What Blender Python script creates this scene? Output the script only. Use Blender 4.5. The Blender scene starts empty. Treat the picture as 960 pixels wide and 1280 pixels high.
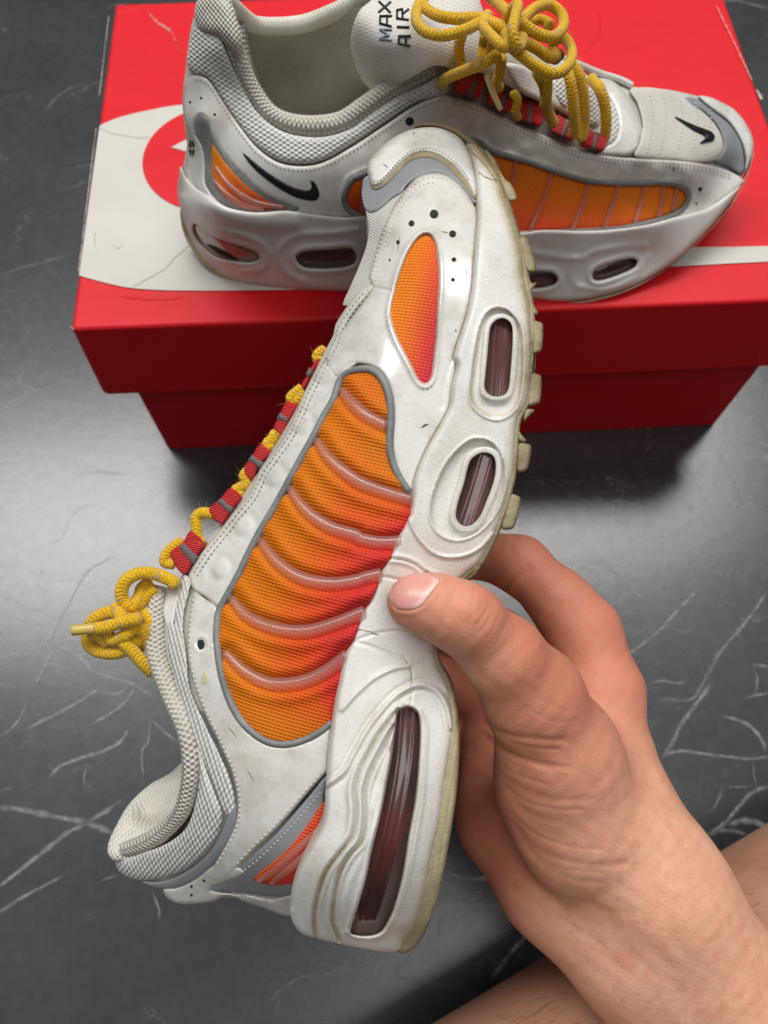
import bpy, math, random
import numpy as np
from mathutils import Vector, Matrix
from mathutils.geometry import delaunay_2d_cdt
random.seed(4); RNG = np.random.default_rng(4)
scene = bpy.context.scene
col = scene.collection

# ------------------------------------------------------------------ camera
CAM_H = 0.41; TILT = math.radians(23.5); FPX = 955.0
cd = bpy.data.cameras.new('camera'); cam = bpy.data.objects.new('camera', cd); col.objects.link(cam)
cam.location = (0, 0, CAM_H); cam.rotation_euler = (TILT, 0, 0)
cd.sensor_fit = 'VERTICAL'; cd.sensor_height = 24.0; cd.lens = 24.0*FPX/1280.0
cd.clip_start = 0.005; cd.clip_end = 50
cd.dof.use_dof = True; cd.dof.focus_distance = 0.245; cd.dof.aperture_fstop = 9.0
scene.camera = cam
# ------------------------------------------------------------------ world and lamps
w = bpy.data.worlds.new('World'); scene.world = w; w.use_nodes = True
bg = w.node_tree.nodes['Background']; bg.inputs[0].default_value = (0.93, 0.97, 1.0, 1); bg.inputs[1].default_value = 1.0
_t = w.node_tree; _g = _t.nodes.new('ShaderNodeTexCoord'); _m = _t.nodes.new('ShaderNodeMapRange')
_m.interpolation_type = 'SMOOTHSTEP'; _m.inputs[1].default_value = 0.30; _m.inputs[2].default_value = 1.0; _m.inputs[3].default_value = 0.03; _m.inputs[4].default_value = 0.46
_d = _t.nodes.new('ShaderNodeVectorMath'); _d.operation = 'DOT_PRODUCT'; _d.inputs[1].default_value = (0, 0.10, 0.995)
_t.links.new(_g.outputs['Generated'], _d.inputs[0]); _t.links.new(_d.outputs['Value'], _m.inputs[0]); _t.links.new(_m.outputs[0], bg.inputs[1])
def area(name, loc, target, size, sy, power, color):
    l = bpy.data.lights.new(name, 'AREA'); l.shape = 'RECTANGLE'; l.size = size; l.size_y = sy; l.energy = power; l.color = color
    o = bpy.data.objects.new(name, l); col.objects.link(o); o.location = loc
    o.rotation_euler = (Vector(target)-Vector(loc)).to_track_quat('-Z', 'Y').to_euler()
    return o
area('ceiling_lamp', (-0.20, 1.24, 2.30), (-0.05, 0.25, 0.1), 3.1, 0.72, 64, (1.0, 0.985, 0.96))
area('added_fill_light', (0.55, -0.62, 2.45), (0.05, 0.2, 0.15), 1.3, 1.0, 9, (1.0, 0.97, 0.93))
scene.view_settings.view_transform = 'Standard'; scene.view_settings.look = 'None'
scene.view_settings.exposure = 0.06; scene.view_settings.gamma = 1.0
scene.render.engine = 'CYCLES'
scene.cycles.use_denoising = True
scene.cycles.caustics_reflective = False; scene.cycles.caustics_refractive = False
scene.cycles.max_bounces = 8; scene.cycles.transparent_max_bounces = 12

# ------------------------------------------------------------------ from a picture point and a distance to a place
ST, CT = math.sin(TILT), math.cos(TILT)
CAMP = np.array([0, 0, CAM_H])
def rays(u, v):
    a = (np.asarray(u, float)-480)/FPX; b = (640-np.asarray(v, float))/FPX
    return np.stack([a, ST+CT*b, -CT+ST*b], -1)
def P(u, v, d): return CAMP + rays(u, v)*np.asarray(d, float)[..., None]
def dz(u, v, z):                      # distance at which the sight line meets height z
    return (CAM_H-np.asarray(z, float))/(-rays(u, v)[..., 2])
def PZ(u, v, z): return P(u, v, dz(u, v, z))
def topx(X):
    X = np.asarray(X, float)-CAMP
    d = X[..., 1]*ST - X[..., 2]*CT; b = (X[..., 1]*CT + X[..., 2]*ST)/d; a = X[..., 0]/d
    return 480+a*FPX, 640-b*FPX, d
ZOOM = {'R1': (180, 0, 2.4), 'R2': (560, 0, 2.4), 'R3': (420, 130, 960/280), 'R4': (400, 430, 3.2), 'R5': (60, 400, 2.4),
        'R6': (120, 720, 960/360), 'R7': (330, 820, 3.2), 'R8': (460, 640, 1.92), 'K': (500, 0, 3.2), 'L2': (70, 660, 4.0),
        'H3': (180, 420, 4.0), 'V1': (0, 600, 3.2), 'V2': (0, 820, 2.0), 'V3': (640, 820, 3.0), 'F': (0, 0, 1.0), 'B1': (60, 100, 2.56)}
def S(k, pts):
    x0, y0, s = ZOOM[k]; return [(x0+p[0]/s, y0+p[1]/s) for p in pts]

# ------------------------------------------------------------------ curves and distances
def spline(pts, step, closed=False):
    p = np.array(pts, float); n = len(p); out = []
    m = n if closed else n-1
    for i in range(m):
        if closed: a, b, c, d = p[(i-1) % n], p[i], p[(i+1) % n], p[(i+2) % n]
        else: a, b, c, d = p[max(i-1, 0)], p[i], p[i+1], p[min(i+2, n-1)]
        L = np.linalg.norm(c-b); k = max(1, int(math.ceil(L/step)))
        la = max(np.linalg.norm(b-a), 1e-9); lc = max(np.linalg.norm(d-c), 1e-9); L = max(L, 1e-9)
        t1 = (c-a)/(L+la)*L; t2 = (d-b)/(L+lc)*L
        if not closed and i == 0: t1 = c-b
        if not closed and i == m-1: t2 = c-b
        for j in range(k):
            t = j/k
            out.append((2*t**3-3*t*t+1)*b+(t**3-2*t*t+t)*t1+(-2*t**3+3*t*t)*c+(t**3-t*t)*t2)
    if not closed: out.append(p[-1])
    return np.array(out)
def tiles(q, size=44.0):
    k = np.floor(q/size).astype(np.int64); key = k[:, 0]*100003+k[:, 1]; o = np.argsort(key, kind='stable'); ks = key[o]
    cut = np.flatnonzero(np.diff(ks))+1
    return np.split(o, cut)
def dist(q, line, closed=False, maxd=None):
    q = np.asarray(q, float); a = np.asarray(line, float)
    b = np.roll(a, -1, 0) if closed else a[1:]
    if not closed: a = a[:-1]
    ab = b-a; l2 = np.maximum((ab**2).sum(1), 1e-12); res = np.empty(len(q)); m = (a+b)/2; hl = np.sqrt(l2)/2
    for ix in tiles(q):
        qq = q[ix]; c = (qq.min(0)+qq.max(0))/2; R = np.sqrt(((qq-c)**2).sum(1).max())
        dc = np.hypot(m[:, 0]-c[0], m[:, 1]-c[1])
        if maxd is not None and (dc-hl).min()-R > maxd: res[ix] = 1e3; continue
        keep = dc-hl-R <= (dc+hl).min()+R
        A, AB, L2 = a[keep], ab[keep], l2[keep]; X = qq[:, 0, None]-A[:, 0]; Y = qq[:, 1, None]-A[:, 1]
        t = np.clip((X*AB[:, 0]+Y*AB[:, 1])/L2, 0, 1)
        res[ix] = np.sqrt(((X-t*AB[:, 0])**2+(Y-t*AB[:, 1])**2).min(1))
    return res
def inside(q, poly):
    q = np.asarray(q, float); a = np.asarray(poly, float); b = np.roll(a, -1, 0); r = np.zeros(len(q), bool)
    lo = np.minimum(a[:, 1], b[:, 1]); hi = np.maximum(a[:, 1], b[:, 1]); mn = a.min(0); mx = a.max(0)
    for ix in tiles(q):
        qq = q[ix]
        if qq[:, 0].min() > mx[0] or qq[:, 0].max() < mn[0] or qq[:, 1].min() > mx[1] or qq[:, 1].max() < mn[1]: continue
        keep = (hi >= qq[:, 1].min()) & (lo <= qq[:, 1].max())
        A, B = a[keep], b[keep]; x = qq[:, 0, None]; y = qq[:, 1, None]
        c = (A[:, 1] > y) != (B[:, 1] > y)
        with np.errstate(divide='ignore', invalid='ignore'):
            xi = A[:, 0]+(y-A[:, 1])/(B[:, 1]-A[:, 1])*(B[:, 0]-A[:, 0])
        r[ix] = (c & (x < xi)).sum(1) % 2 == 1
    return r
def sdist(q, poly, maxd=None):        # signed: positive inside
    d = dist(q, poly, True, maxd); return np.where(inside(q, poly), d, -d)
def sstep(x, a, b):
    t = np.clip((x-a)/(b-a), 0, 1); return t*t*(3-2*t)
class TPS:                            # a smooth sheet through scattered control points
    def __init__(s, pts, lam=0.3):
        c = np.array(pts, float); s.x = c[:, :2]/100; n = len(c)
        K = s.k(s.x) + lam*np.eye(n)*0.05; A = np.zeros((n+3, n+3)); A[:n, :n] = K
        A[:n, n] = 1; A[:n, n+1:] = s.x; A[n, :n] = 1; A[n+1:, :n] = s.x.T
        s.w = np.linalg.solve(A, np.concatenate([c[:, 2], [0, 0, 0]]))
    def k(s, q):
        r2 = ((q[:, None]-s.x)**2).sum(2)+1e-12; return 0.5*r2*np.log(r2)
    def __call__(s, q):
        q = np.asarray(q, float)/100; n = len(s.x); out = np.empty(len(q))
        for i in range(0, len(q), 8000):
            z = q[i:i+8000]; out[i:i+8000] = s.k(z)@s.w[:n]+s.w[n]+z@s.w[n+1:]
        return out

# ------------------------------------------------------------------ making objects
def put(ob, parent):
    col.objects.link(ob)
    if parent is not None:
        ob.parent = parent
        if parent.type == 'EMPTY': ob.matrix_parent_inverse = Matrix.Translation(-parent.location)
    return ob
UVX = np.array([1.0, 0, 0]); UVY = np.array([0, 1.0, 0])
def mesh(name, verts, faces, mat, parent=None, uv=None, colr=None, dirt=None, smooth=True, tag=None):
    me = bpy.data.meshes.new(name); verts = np.asarray(verts, float)
    me.from_pydata(verts.tolist(), [], faces if isinstance(faces, list) else faces.tolist())
    me.polygons.foreach_set('use_smooth', [smooth]*len(me.polygons))
    li = np.empty(len(me.loops), np.int32); me.loops.foreach_get('vertex_index', li)
    if uv is None: uv = np.stack([verts@UVX, verts@UVY], 1)
    ul = me.uv_layers.new(name='UVMap'); ul.data.foreach_set('uv', np.asarray(uv)[li].astype(np.float32).ravel())
    if colr is not None:
        ca = me.color_attributes.new('Col', 'FLOAT_COLOR', 'POINT')
        ca.data.foreach_set('color', np.concatenate([colr, np.ones((len(colr), 1))], 1).astype(np.float32).ravel())
    if dirt is not None:
        at = me.attributes.new('dirt', 'FLOAT', 'POINT'); at.data.foreach_set('value', np.asarray(dirt, np.float32))
    if mat is not None: me.materials.append(mat)
    me.update()
    ob = bpy.data.objects.new(name, me); put(ob, parent)
    return ob
def rnd(t): t = np.clip(t, 0, 1); return np.sqrt(np.maximum(0, 1-(1-t)**2))

NEAR_AXIS = None
def patch(name, outline, layer, mat, parent, off=1.2, er=5.0, step=3.0, relief=None, back=3.0, mirror=None, axis=None,
          colf=None, dirtf=None, extra=None, smooth=True, straight=False, bstep=None):
    """A raised piece: outline (picture points), lying on a sheet of known distance, 'off' mm thick with a rounded edge."""
    bs = bstep or min(step, 2.6)
    if straight:
        p = []
        for i in range(len(outline)):
            a = np.array(outline[i], float); b = np.array(outline[(i+1) % len(outline)], float)
            k = max(1, int(np.linalg.norm(b-a)/bs)); p += [a+(b-a)*j/k for j in range(k)]
        poly = np.array(p)
    else: poly = spline(outline, bs, True)
    keep = np.linalg.norm(poly-np.roll(poly, 1, 0), axis=1) > 0.25
    poly = poly[keep]
    lo = poly.min(0); hi = poly.max(0)
    gx = np.arange(lo[0], hi[0], step); gy = np.arange(lo[1], hi[1], step*0.866)
    G = np.stack(np.meshgrid(gx, gy), -1); G[1::2, :, 0] += step*0.5; G = G.reshape(-1, 2)
    sd = sdist(G, poly); G = G[sd > step*0.55]; 
    pts = [poly, G]
    if er > 0:
        tn = np.roll(poly, -1, 0)-np.roll(poly, 1, 0); tn /= np.maximum(np.linalg.norm(tn, axis=1), 1e-9)[:, None]
        nn = np.stack([-tn[:, 1], tn[:, 0]], 1)
        ring = []
        for f in ([0.07, 0.3] if er > 3 else [0.3]):
            for sg in (1, -1): ring.append(poly+nn*sg*er*f)
        R = np.concatenate(ring); sr = sdist(R, poly)
        exp = np.concatenate([np.full(2*len(poly), er*f) for f in ([0.07, 0.3] if er > 3 else [0.3])])
        R = R[(sr > exp*0.75)]
        pts = [poly, R, G[dist(G, poly, True) > er*0.3+step*0.4]]
    if extra is not None:
        E = []
        for e in extra:                # crisp contours: three rows of points along each inner edge
            e = np.asarray(e, float); tn = np.roll(e, -1, 0)-np.roll(e, 1, 0); tn /= np.maximum(np.linalg.norm(tn, axis=1), 1e-9)[:, None]
            nn = np.stack([-tn[:, 1], tn[:, 0]], 1); pts[-1] = pts[-1][dist(pts[-1], e, True, 10) > 2.4]
            E += [e+nn*o for o in (-1.5, -.5, .5, 1.5)]
        E = np.concatenate(E); E = E[sdist(E, poly) > 0.6]; pts.append(E)
    A = np.concatenate(pts)
    vv, ee, ff, *_ = delaunay_2d_cdt([Vector(x) for x in A], [], [list(range(len(poly)))], 1, 1e-4)
    q = np.array([tuple(x) for x in vv]); F = np.array([tuple(f) for f in ff if len(f) == 3])
    d = dist(q, poly, True)
    base = layer(q)
    h = off*(rnd(d/er) if er > 0 else 1.0)
    if relief is not None: h = h + relief(q, d)
    X = P(q[:, 0], q[:, 1], base-h*0.001)
    # facing the camera
    tri = X[F[0]]; nrm = np.cross(tri[1]-tri[0], tri[2]-tri[0])
    if nrm@(CAMP-tri[0]) < 0: F = F[:, ::-1]
    # rim edges = edges used once
    ed = np.concatenate([F[:, [0, 1]], F[:, [1, 2]], F[:, [2, 0]]]); key = np.sort(ed, 1)
    uq, idx, cnt = np.unique(key, axis=0, return_index=True, return_counts=True)
    rim = ed[idx[cnt == 1]]
    n = len(q)
    if mirror is not None:            # full body: the far side mirrors the near side about a middle sheet
        ax = axis if axis is not None else np.array([0, ST, -CT])
        th = mirror(q, base, h)
        Y = X + (th if th.ndim == 2 else ax*th[:, None])
        V = np.concatenate([X, Y]); FF = F.tolist() + (F[:, ::-1]+n).tolist() + [[b, a, a+n, b+n] for a, b in rim]
        UVv = q
    else:
        rv = np.unique(rim); mp = {int(x): n+i for i, x in enumerate(rv)}
        Y = P(q[rv, 0], q[rv, 1], base[rv]+(back)*0.001)
        V = np.concatenate([X, Y]); FF = F.tolist() + [[int(b), int(a), mp[int(a)], mp[int(b)]] for a, b in rim]
    def ext(arr):
        return np.concatenate([arr, arr]) if mirror is not None else np.concatenate([arr, arr[rv]])
    cc = ext(colf(q, d)) if colf is not None else None
    dd = ext(dirtf(q, d)) if dirtf is not None else None
    return mesh(name, V, FF, mat, parent, colr=cc, dirt=dd, smooth=smooth)

def tube(name, pts, rad, mat, parent, sides=10, step=0.0012, flat=1.0, join=None, cap=True, raw=False):
    c = spline(np.asarray(pts, float), step) if not raw else np.asarray(pts, float)
    n = len(c); L = np.concatenate([[0], np.cumsum(np.linalg.norm(np.diff(c, axis=0), axis=1))])
    r = np.interp(L/L[-1], np.linspace(0, 1, len(rad)), rad) if hasattr(rad, '__len__') else np.full(n, rad)
    T = np.gradient(c, axis=0); T /= np.linalg.norm(T, axis=1)[:, None]
    N = np.cross(T[0], [0.3, 0.5, 0.81]); N /= np.linalg.norm(N)
    V = []; UV = []
    for i in range(n):
        N = N-T[i]*(N@T[i]); N /= np.linalg.norm(N); B = np.cross(T[i], N)
        for k in range(sides):
            a = 2*math.pi*k/sides
            V.append(c[i]+r[i]*(N*math.cos(a)+B*math.sin(a)*flat)); UV.append((L[i], 0.001*k/sides*6.283*1.9))
    F = []
    for i in range(n-1):
        for k in range(sides):
            k2 = (k+1) % sides; F.append([i*sides+k, i*sides+k2, (i+1)*sides+k2, (i+1)*sides+k])
    if cap:
        for e, s in ((0, -1), (n-1, 1)):
            V.append(c[e]+T[e]*s*r[e]*0.45); UV.append((L[e], 0))
            for k in range(sides):
                k2 = (k+1) % sides; a, b = e*sides+k, e*sides+k2
                F.append([a, b, len(V)-1] if s > 0 else [b, a, len(V)-1])
    if join is not None: join.append((np.array(V), F, np.array(UV))); return None
    return mesh(name, V, F, mat, parent, uv=np.array(UV))
def fuzz(name, parts, n, mat, parent, ln=.0022):
    V = np.concatenate([p[0] for p in parts]); C = []
    for v, f, u in parts: C.append(np.repeat(v[:len(v)//12*12].reshape(-1, 12, 3).mean(1), 12, 0)[:len(v)] if len(v) % 12 == 0 else np.concatenate([np.repeat(v[:len(v)//12*12].reshape(-1, 12, 3).mean(1), 12, 0), v[len(v)//12*12:]]))
    C = np.concatenate(C); HV = []; HF = []
    for i in RNG.integers(0, len(V), n):
        o_ = V[i]-C[i]; l_ = np.linalg.norm(o_)
        if l_ < 1e-5: continue
        o_ /= l_; t = RNG.normal(0, 1, 3); t -= o_*(t@o_)*.5; t = t/np.linalg.norm(t)*.8+o_*.6; L_ = ln*(.35+RNG.random()); sd_ = np.cross(t, o_); sd_ /= max(np.linalg.norm(sd_), 1e-6); w_ = .000028
        k = len(HV); p1 = V[i]+t*L_*.5; p2 = V[i]+t*L_*.9+RNG.normal(0, .3, 3)*L_
        HV += [V[i]-sd_*w_, V[i]+sd_*w_, p1-sd_*w_, p1+sd_*w_, p2]; HF += [[k, k+1, k+3, k+2], [k+2, k+3, k+4]]
    o = mesh(name, HV, HF, mat, parent); o['kind'] = 'stuff'; return o
def joined(name, parts, mat, parent):
    V = []; F = []; U = []; o = 0
    for v, f, u in parts:
        V.append(v); U.append(u); F += [[i+o for i in x] for x in f]; o += len(v)
    return mesh(name, np.concatenate(V), F, mat, parent, uv=np.concatenate(U))
def stitches(name, line, layer, mat, parent, off=0.15, ln=3.6, gap=2.2, r=0.22, wid=None):
    c = spline(line, 0.5); L = np.concatenate([[0], np.cumsum(np.linalg.norm(np.diff(c, axis=0), axis=1))])
    V = []; F = []; s = gap
    segs = []
    while s+ln < L[-1]:
        segs.append((s, s+ln)); s += ln+gap*(0.9+0.2*random.random())
    if not segs: return None
    A = np.array([[np.interp(a, L, c[:, 0]), np.interp(a, L, c[:, 1])] for a, b in segs])
    Bq = np.array([[np.interp(b, L, c[:, 0]), np.interp(b, L, c[:, 1])] for a, b in segs])
    mid = (A+Bq)/2
    h = layer(mid)-off*0.001
    for i in range(len(segs)):
        t = Bq[i]-A[i]; t /= np.linalg.norm(t); nn = np.array([-t[1], t[0]]); wpx = r*0.001*FPX/h[i]
        o = len(V)
        for f, ws, up in ((0, .45, 0), (.2, 1, .7), (.5, 1.1, 1), (.8, 1, .7), (1, .45, 0)):
            m = A[i]+(Bq[i]-A[i])*f
            for sx, uu in ((-1, 0), (0, 1), (1, 0)):
                g = m+nn*sx*wpx*ws; V.append(P(g[0], g[1], h[i]+0.0002-uu*up*0.00042-(0.00012*up)))
        for j in range(4):
            for k in range(2): F.append([o+j*3+k, o+j*3+k+1, o+j*3+k+4, o+j*3+k+3])
    return mesh(name, V, F, mat, parent)
def empty(name, loc, label, cat, group=None):
    o = bpy.data.objects.new(name, None); col.objects.link(o); o.location = loc; o.empty_display_size = 0.02
    o['label'] = label; o['category'] = cat
    if group: o['group'] = group
    return o

# ------------------------------------------------------------------ materials
class MT:
    def __init__(s, name):
        s.m = bpy.data.materials.new(name); s.m.use_nodes = True; s.t = s.m.node_tree
        s.b = s.t.nodes['Principled BSDF']; s.out = s.t.nodes['Material Output']
        s.tc = s.t.nodes.new('ShaderNodeTexCoord')
    def n(s, typ, ins=None, **at):
        nd = s.t.nodes.new('ShaderNode'+typ)
        for k, v in at.items(): setattr(nd, k, v)
        for k, v in (ins or {}).items():
            if isinstance(v, bpy.types.NodeSocket): s.t.links.new(v, nd.inputs[k])
            else: nd.inputs[k].default_value = v
        return nd
    def m_(s, op, a, b=0.0, c=0.0, clamp=False): 
        nd = s.n('Math', {0: a, 1: b, 2: c}, operation=op); nd.use_clamp = clamp; return nd.outputs[0]
    def noise(s, scale, detail=3, rough=0.55, vec=None, dist=0.0):
        return s.n('TexNoise', {'Vector': vec or s.tc.outputs['Object'], 'Scale': scale, 'Detail': detail, 'Roughness': rough, 'Distortion': dist}).outputs['Fac']
    def ramp(s, fac, a, b):
        return s.n('MapRange', {'Value': fac, 'From Min': a, 'From Max': b}).outputs[0]
    def mix(s, f, a, b, mode='MIX'):
        nd = s.n('Mix', {'Factor': f} if not isinstance(f, bpy.types.NodeSocket) else {}, data_type='RGBA', blend_type=mode)
        if isinstance(f, bpy.types.NodeSocket): s.t.links.new(f, nd.inputs[0])
        else: nd.inputs[0].default_value = f
        for i, v in ((6, a), (7, b)):
            if isinstance(v, bpy.types.NodeSocket): s.t.links.new(v, nd.inputs[i])
            else: nd.inputs[i].default_value = (*v, 1)
        return nd.outputs[2]
    def set(s, **k):
        for a, v in k.items():
            nm = {'color': 'Base Color', 'rough': 'Roughness', 'metal': 'Metallic', 'spec': 'Specular IOR Level', 'coat': 'Coat Weight', 'coatr': 'Coat Roughness',
                  'sss': 'Subsurface Weight', 'sssr': 'Subsurface Radius', 'ssss': 'Subsurface Scale', 'alpha': 'Alpha', 'trans': 'Transmission Weight', 'ior': 'IOR', 'sheen': 'Sheen Weight', 'normal': 'Normal'}[a]
            if isinstance(v, bpy.types.NodeSocket): s.t.links.new(v, s.b.inputs[nm])
            else: s.b.inputs[nm].default_value = (*v, 1) if isinstance(v, tuple) and nm == 'Base Color' else v
        return s
    def bump(s, h, strength=0.5, distance=0.0005):
        b = s.n('Bump', {'Height': h, 'Strength': strength, 'Distance': distance})
        if s.b.inputs['Normal'].is_linked: s.t.links.new(s.b.inputs['Normal'].links[0].from_socket, b.inputs['Normal'])
        s.t.links.new(b.outputs[0], s.b.inputs['Normal']); return s
    def uv(s, fu, fv, rot=0.0):       # UV in metres -> phases
        mp = s.n('Mapping', {'Vector': s.tc.outputs['UV'], 'Rotation': (0, 0, rot), 'Scale': (fu, fv, 1)})
        sp = s.n('SeparateXYZ', {'Vector': mp.outputs[0]}); return sp.outputs[0], sp.outputs[1]
    def weave(s, pu, pv, rot=0.0):    # plain weave height, pitch in metres
        x, y = s.uv(2*math.pi/pu, 2*math.pi/pv, rot)
        # mapping rotates before scaling in texture space order; good enough for cloth
        a = s.m_('SINE', x); b = s.m_('SINE', y); return s.m_('MULTIPLY', a, b), a, b
def simple(name, c, rough=0.5, **k): return MT(name).set(color=c, rough=rough, **k).m
def worn_white(name, base, dirtc, rough, bumpd=0.0, streak=True, amount=0.35, coat=0.0, grain=None, speckle=0.0):
    t = MT(name)
    big = t.ramp(t.noise(70, 4, 0.6), 0.45, 0.75); fine = t.ramp(t.noise(420, 4, 0.65), 0.5, 0.8)
    mp = t.n('Mapping', {'Vector': t.tc.outputs['UV'], 'Rotation': (0, 0, 0.1), 'Scale': (1, 0.12, 1)})
    st = t.ramp(t.noise(900, 3, 0.6, mp.outputs[0]), 0.55, 0.8)
    f = t.m_('MULTIPLY', big, amount); f = t.m_('ADD', f, t.m_('MULTIPLY', fine, amount*0.45))
    if streak: f = t.m_('ADD', f, t.m_('MULTIPLY', st, amount*0.45))
    sc = t.n('Mapping', {'Vector': t.tc.outputs['UV'], 'Rotation': (0, 0, .25), 'Scale': (.08, 1, 1)}).outputs[0]
    scr = t.m_('MULTIPLY', t.ramp(t.noise(2200, 2, .5, sc), .66, .74), t.ramp(t.noise(45, 3), .5, .65), clamp=True)
    f = t.m_('ADD', f, t.m_('MULTIPLY', scr, amount*1.1))
    if speckle: f = t.m_('ADD', f, t.m_('MULTIPLY', t.ramp(t.noise(1300, 2, .6), .5, .68), speckle))
    at = t.n('Attribute', attribute_name='dirt').outputs['Fac']
    f = t.m_('ADD', f, t.m_('MULTIPLY', at, t.m_('ADD', 0.35, t.m_('MULTIPLY', t.noise(260, 4, .7), 1.1))), clamp=True)
    t.set(color=t.mix(f, base, dirtc), rough=t.m_('ADD', rough, t.m_('MULTIPLY', f, 0.25)), coat=coat, coatr=0.12)
    t.bump(t.noise(160, 3, .5), 0.25, 0.0004)
    if grain: t.bump(t.noise(grain, 2, .6), 0.55, 0.00025)
    return t.m
MAT = {}
MAT['patent'] = worn_white('white_patent_leather', (.76, .742, .705), (.34, .295, .22), 0.19, amount=0.5, coat=0.55)
MAT['toecap'] = worn_white('scuffed_toe_leather', (.76, .75, .71), (.33, .29, .22), 0.33, amount=0.62)
MAT['midsole'] = worn_white('pearl_midsole_foam', (.77, .755, .72), (.37, .29, .16), 0.34, streak=False, amount=0.32, grain=1300, speckle=.15)
MAT['midsole_b'] = worn_white('white_midsole_foam', (.80, .78, .75), (.40, .33, .23), 0.36, streak=False, amount=0.2, speckle=.06)
MAT['outsole'] = worn_white('yellowed_rubber', (.48, .41, .255), (.17, .125, .06), 0.5, amount=0.6, streak=False, grain=900)
MAT['piping'] = worn_white('grey_piping', (.17, .18, .18), (.40, .39, .36), 0.5, amount=0.55, grain=900)
MAT['reflect'] = worn_white('grey_reflective', (.27, .28, .30), (.18, .17, .16), 0.4, amount=0.3)
MAT['stitch'] = simple('cream_thread', (.62, .60, .54), 0.7)
MAT['stitch_gap'] = simple('thread_grey', (.33, .31, .27), 0.8)
MAT['felt'] = worn_white('tan_felt_edge', (.34, .28, .18), (.10, .08, .05), 0.9, amount=0.8, grain=700)
MAT['hole'] = simple('perforation_black', (.012, .012, .012), 0.8)
MAT['black'] = simple('black_print', (.010, .010, .013), 0.35)
MAT['silver'] = simple('worn_silver_print', (.32, .34, .42), 0.3, metal=0.4)
def fabric():
    t = MT('gradient_mesh_cloth')
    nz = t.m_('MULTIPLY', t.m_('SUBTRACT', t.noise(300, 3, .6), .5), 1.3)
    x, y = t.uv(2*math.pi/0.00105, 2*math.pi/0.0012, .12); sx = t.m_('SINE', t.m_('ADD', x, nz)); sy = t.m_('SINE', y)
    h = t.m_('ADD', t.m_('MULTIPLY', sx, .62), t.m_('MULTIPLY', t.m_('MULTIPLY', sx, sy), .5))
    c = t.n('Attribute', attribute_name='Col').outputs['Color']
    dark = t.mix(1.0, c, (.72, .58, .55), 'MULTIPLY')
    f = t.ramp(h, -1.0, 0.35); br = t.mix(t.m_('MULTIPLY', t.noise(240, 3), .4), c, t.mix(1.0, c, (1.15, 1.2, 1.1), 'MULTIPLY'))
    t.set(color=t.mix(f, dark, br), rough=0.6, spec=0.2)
    t.bump(h, 0.45, 0.00035); return t.m
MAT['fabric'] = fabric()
def ribm():
    t = MT('clear_rubber_rib')
    t.set(color=(.52, .33, .28), rough=0.3, spec=0.5)
    x, y = t.uv(2*math.pi/0.0008, 1); t.bump(t.m_('SINE', x), 0.10, 0.0002)
    tr = t.n('BsdfTransparent', {'Color': (.97, .90, .86, 1)}); mx = t.n('MixShader', {0: .70, 1: t.b.outputs[0], 2: tr.outputs[0]})
    gl = t.n('BsdfGlossy', {'Color': (.036, .036, .036, 1), 'Roughness': .22}); ad = t.n('AddShader', {0: mx.outputs[0], 1: gl.outputs[0]})
    t.t.links.new(t.b.inputs['Normal'].links[0].from_socket, gl.inputs['Normal'])
    t.t.links.new(ad.outputs[0], t.out.inputs['Surface'])
    return t.m
MAT['rib'] = ribm()
def knit(name, c, dk, pu, pv, st=0.9, bd=0.0007, rough=0.85, glint=0.0):
    t = MT(name); h, a, b = t.weave(pu, pv)
    n = t.noise(320, 4, .65); h2 = t.m_('ADD', h, t.m_('MULTIPLY', t.m_('SUBTRACT', n, .5), 1.6))
    f = t.ramp(h2, -0.9, 0.4); v = t.noise(60, 4, .6)
    c1 = t.mix(f, dk, c)
    if glint: c1 = t.mix(t.m_('MULTIPLY', t.ramp(t.noise(700, 2), .62, .7), glint), c1, (.85, .85, .84))
    t.set(color=t.mix(t.m_('MULTIPLY', t.ramp(v, .4, .75), .6), c1, t.mix(1.0, c1, (.80, .77, .70), 'MULTIPLY')), rough=rough, spec=0.25)
    t.bump(h2, st, bd); t.bump(t.noise(1800, 2), 0.3, 0.0002); return t.m
MAT['knit'] = knit('cream_collar_knit', (.68, .65, .58), (.46, .43, .37), 0.0018, 0.0018, .7, .0005)
MAT['lining'] = knit('cream_lining_mesh', (.78, .75, .67), (.62, .59, .52), 0.0016, 0.0016, 0.5, .0004)
MAT['lining_shaded'] = knit('shaded_cream_lining_mesh', (.52, .50, .44), (.40, .38, .33), 0.0018, 0.0018, 0.6, .0004)  # darker copy of the cream lining, collar shade put into the colour
MAT['mesh'] = knit('silver_white_mesh', (.72, .71, .69), (.52, .51, .48), 0.0030, 0.0017, .6, .0005, .7, .5)
MAT['finemesh'] = knit('fine_toe_mesh', (.62, .61, .57), (.50, .49, .45), 0.0010, 0.0010, .5, .0003)
MAT['suede'] = knit('off_white_suede', (.62, .59, .54), (.57, .54, .49), 0.0010, 0.0010, 0.2, .0003)
MAT['tongue'] = knit('padded_tongue_cloth', (.74, .71, .67), (.62, .59, .55), 0.004, 0.0012, 0.12, .0003)
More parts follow.
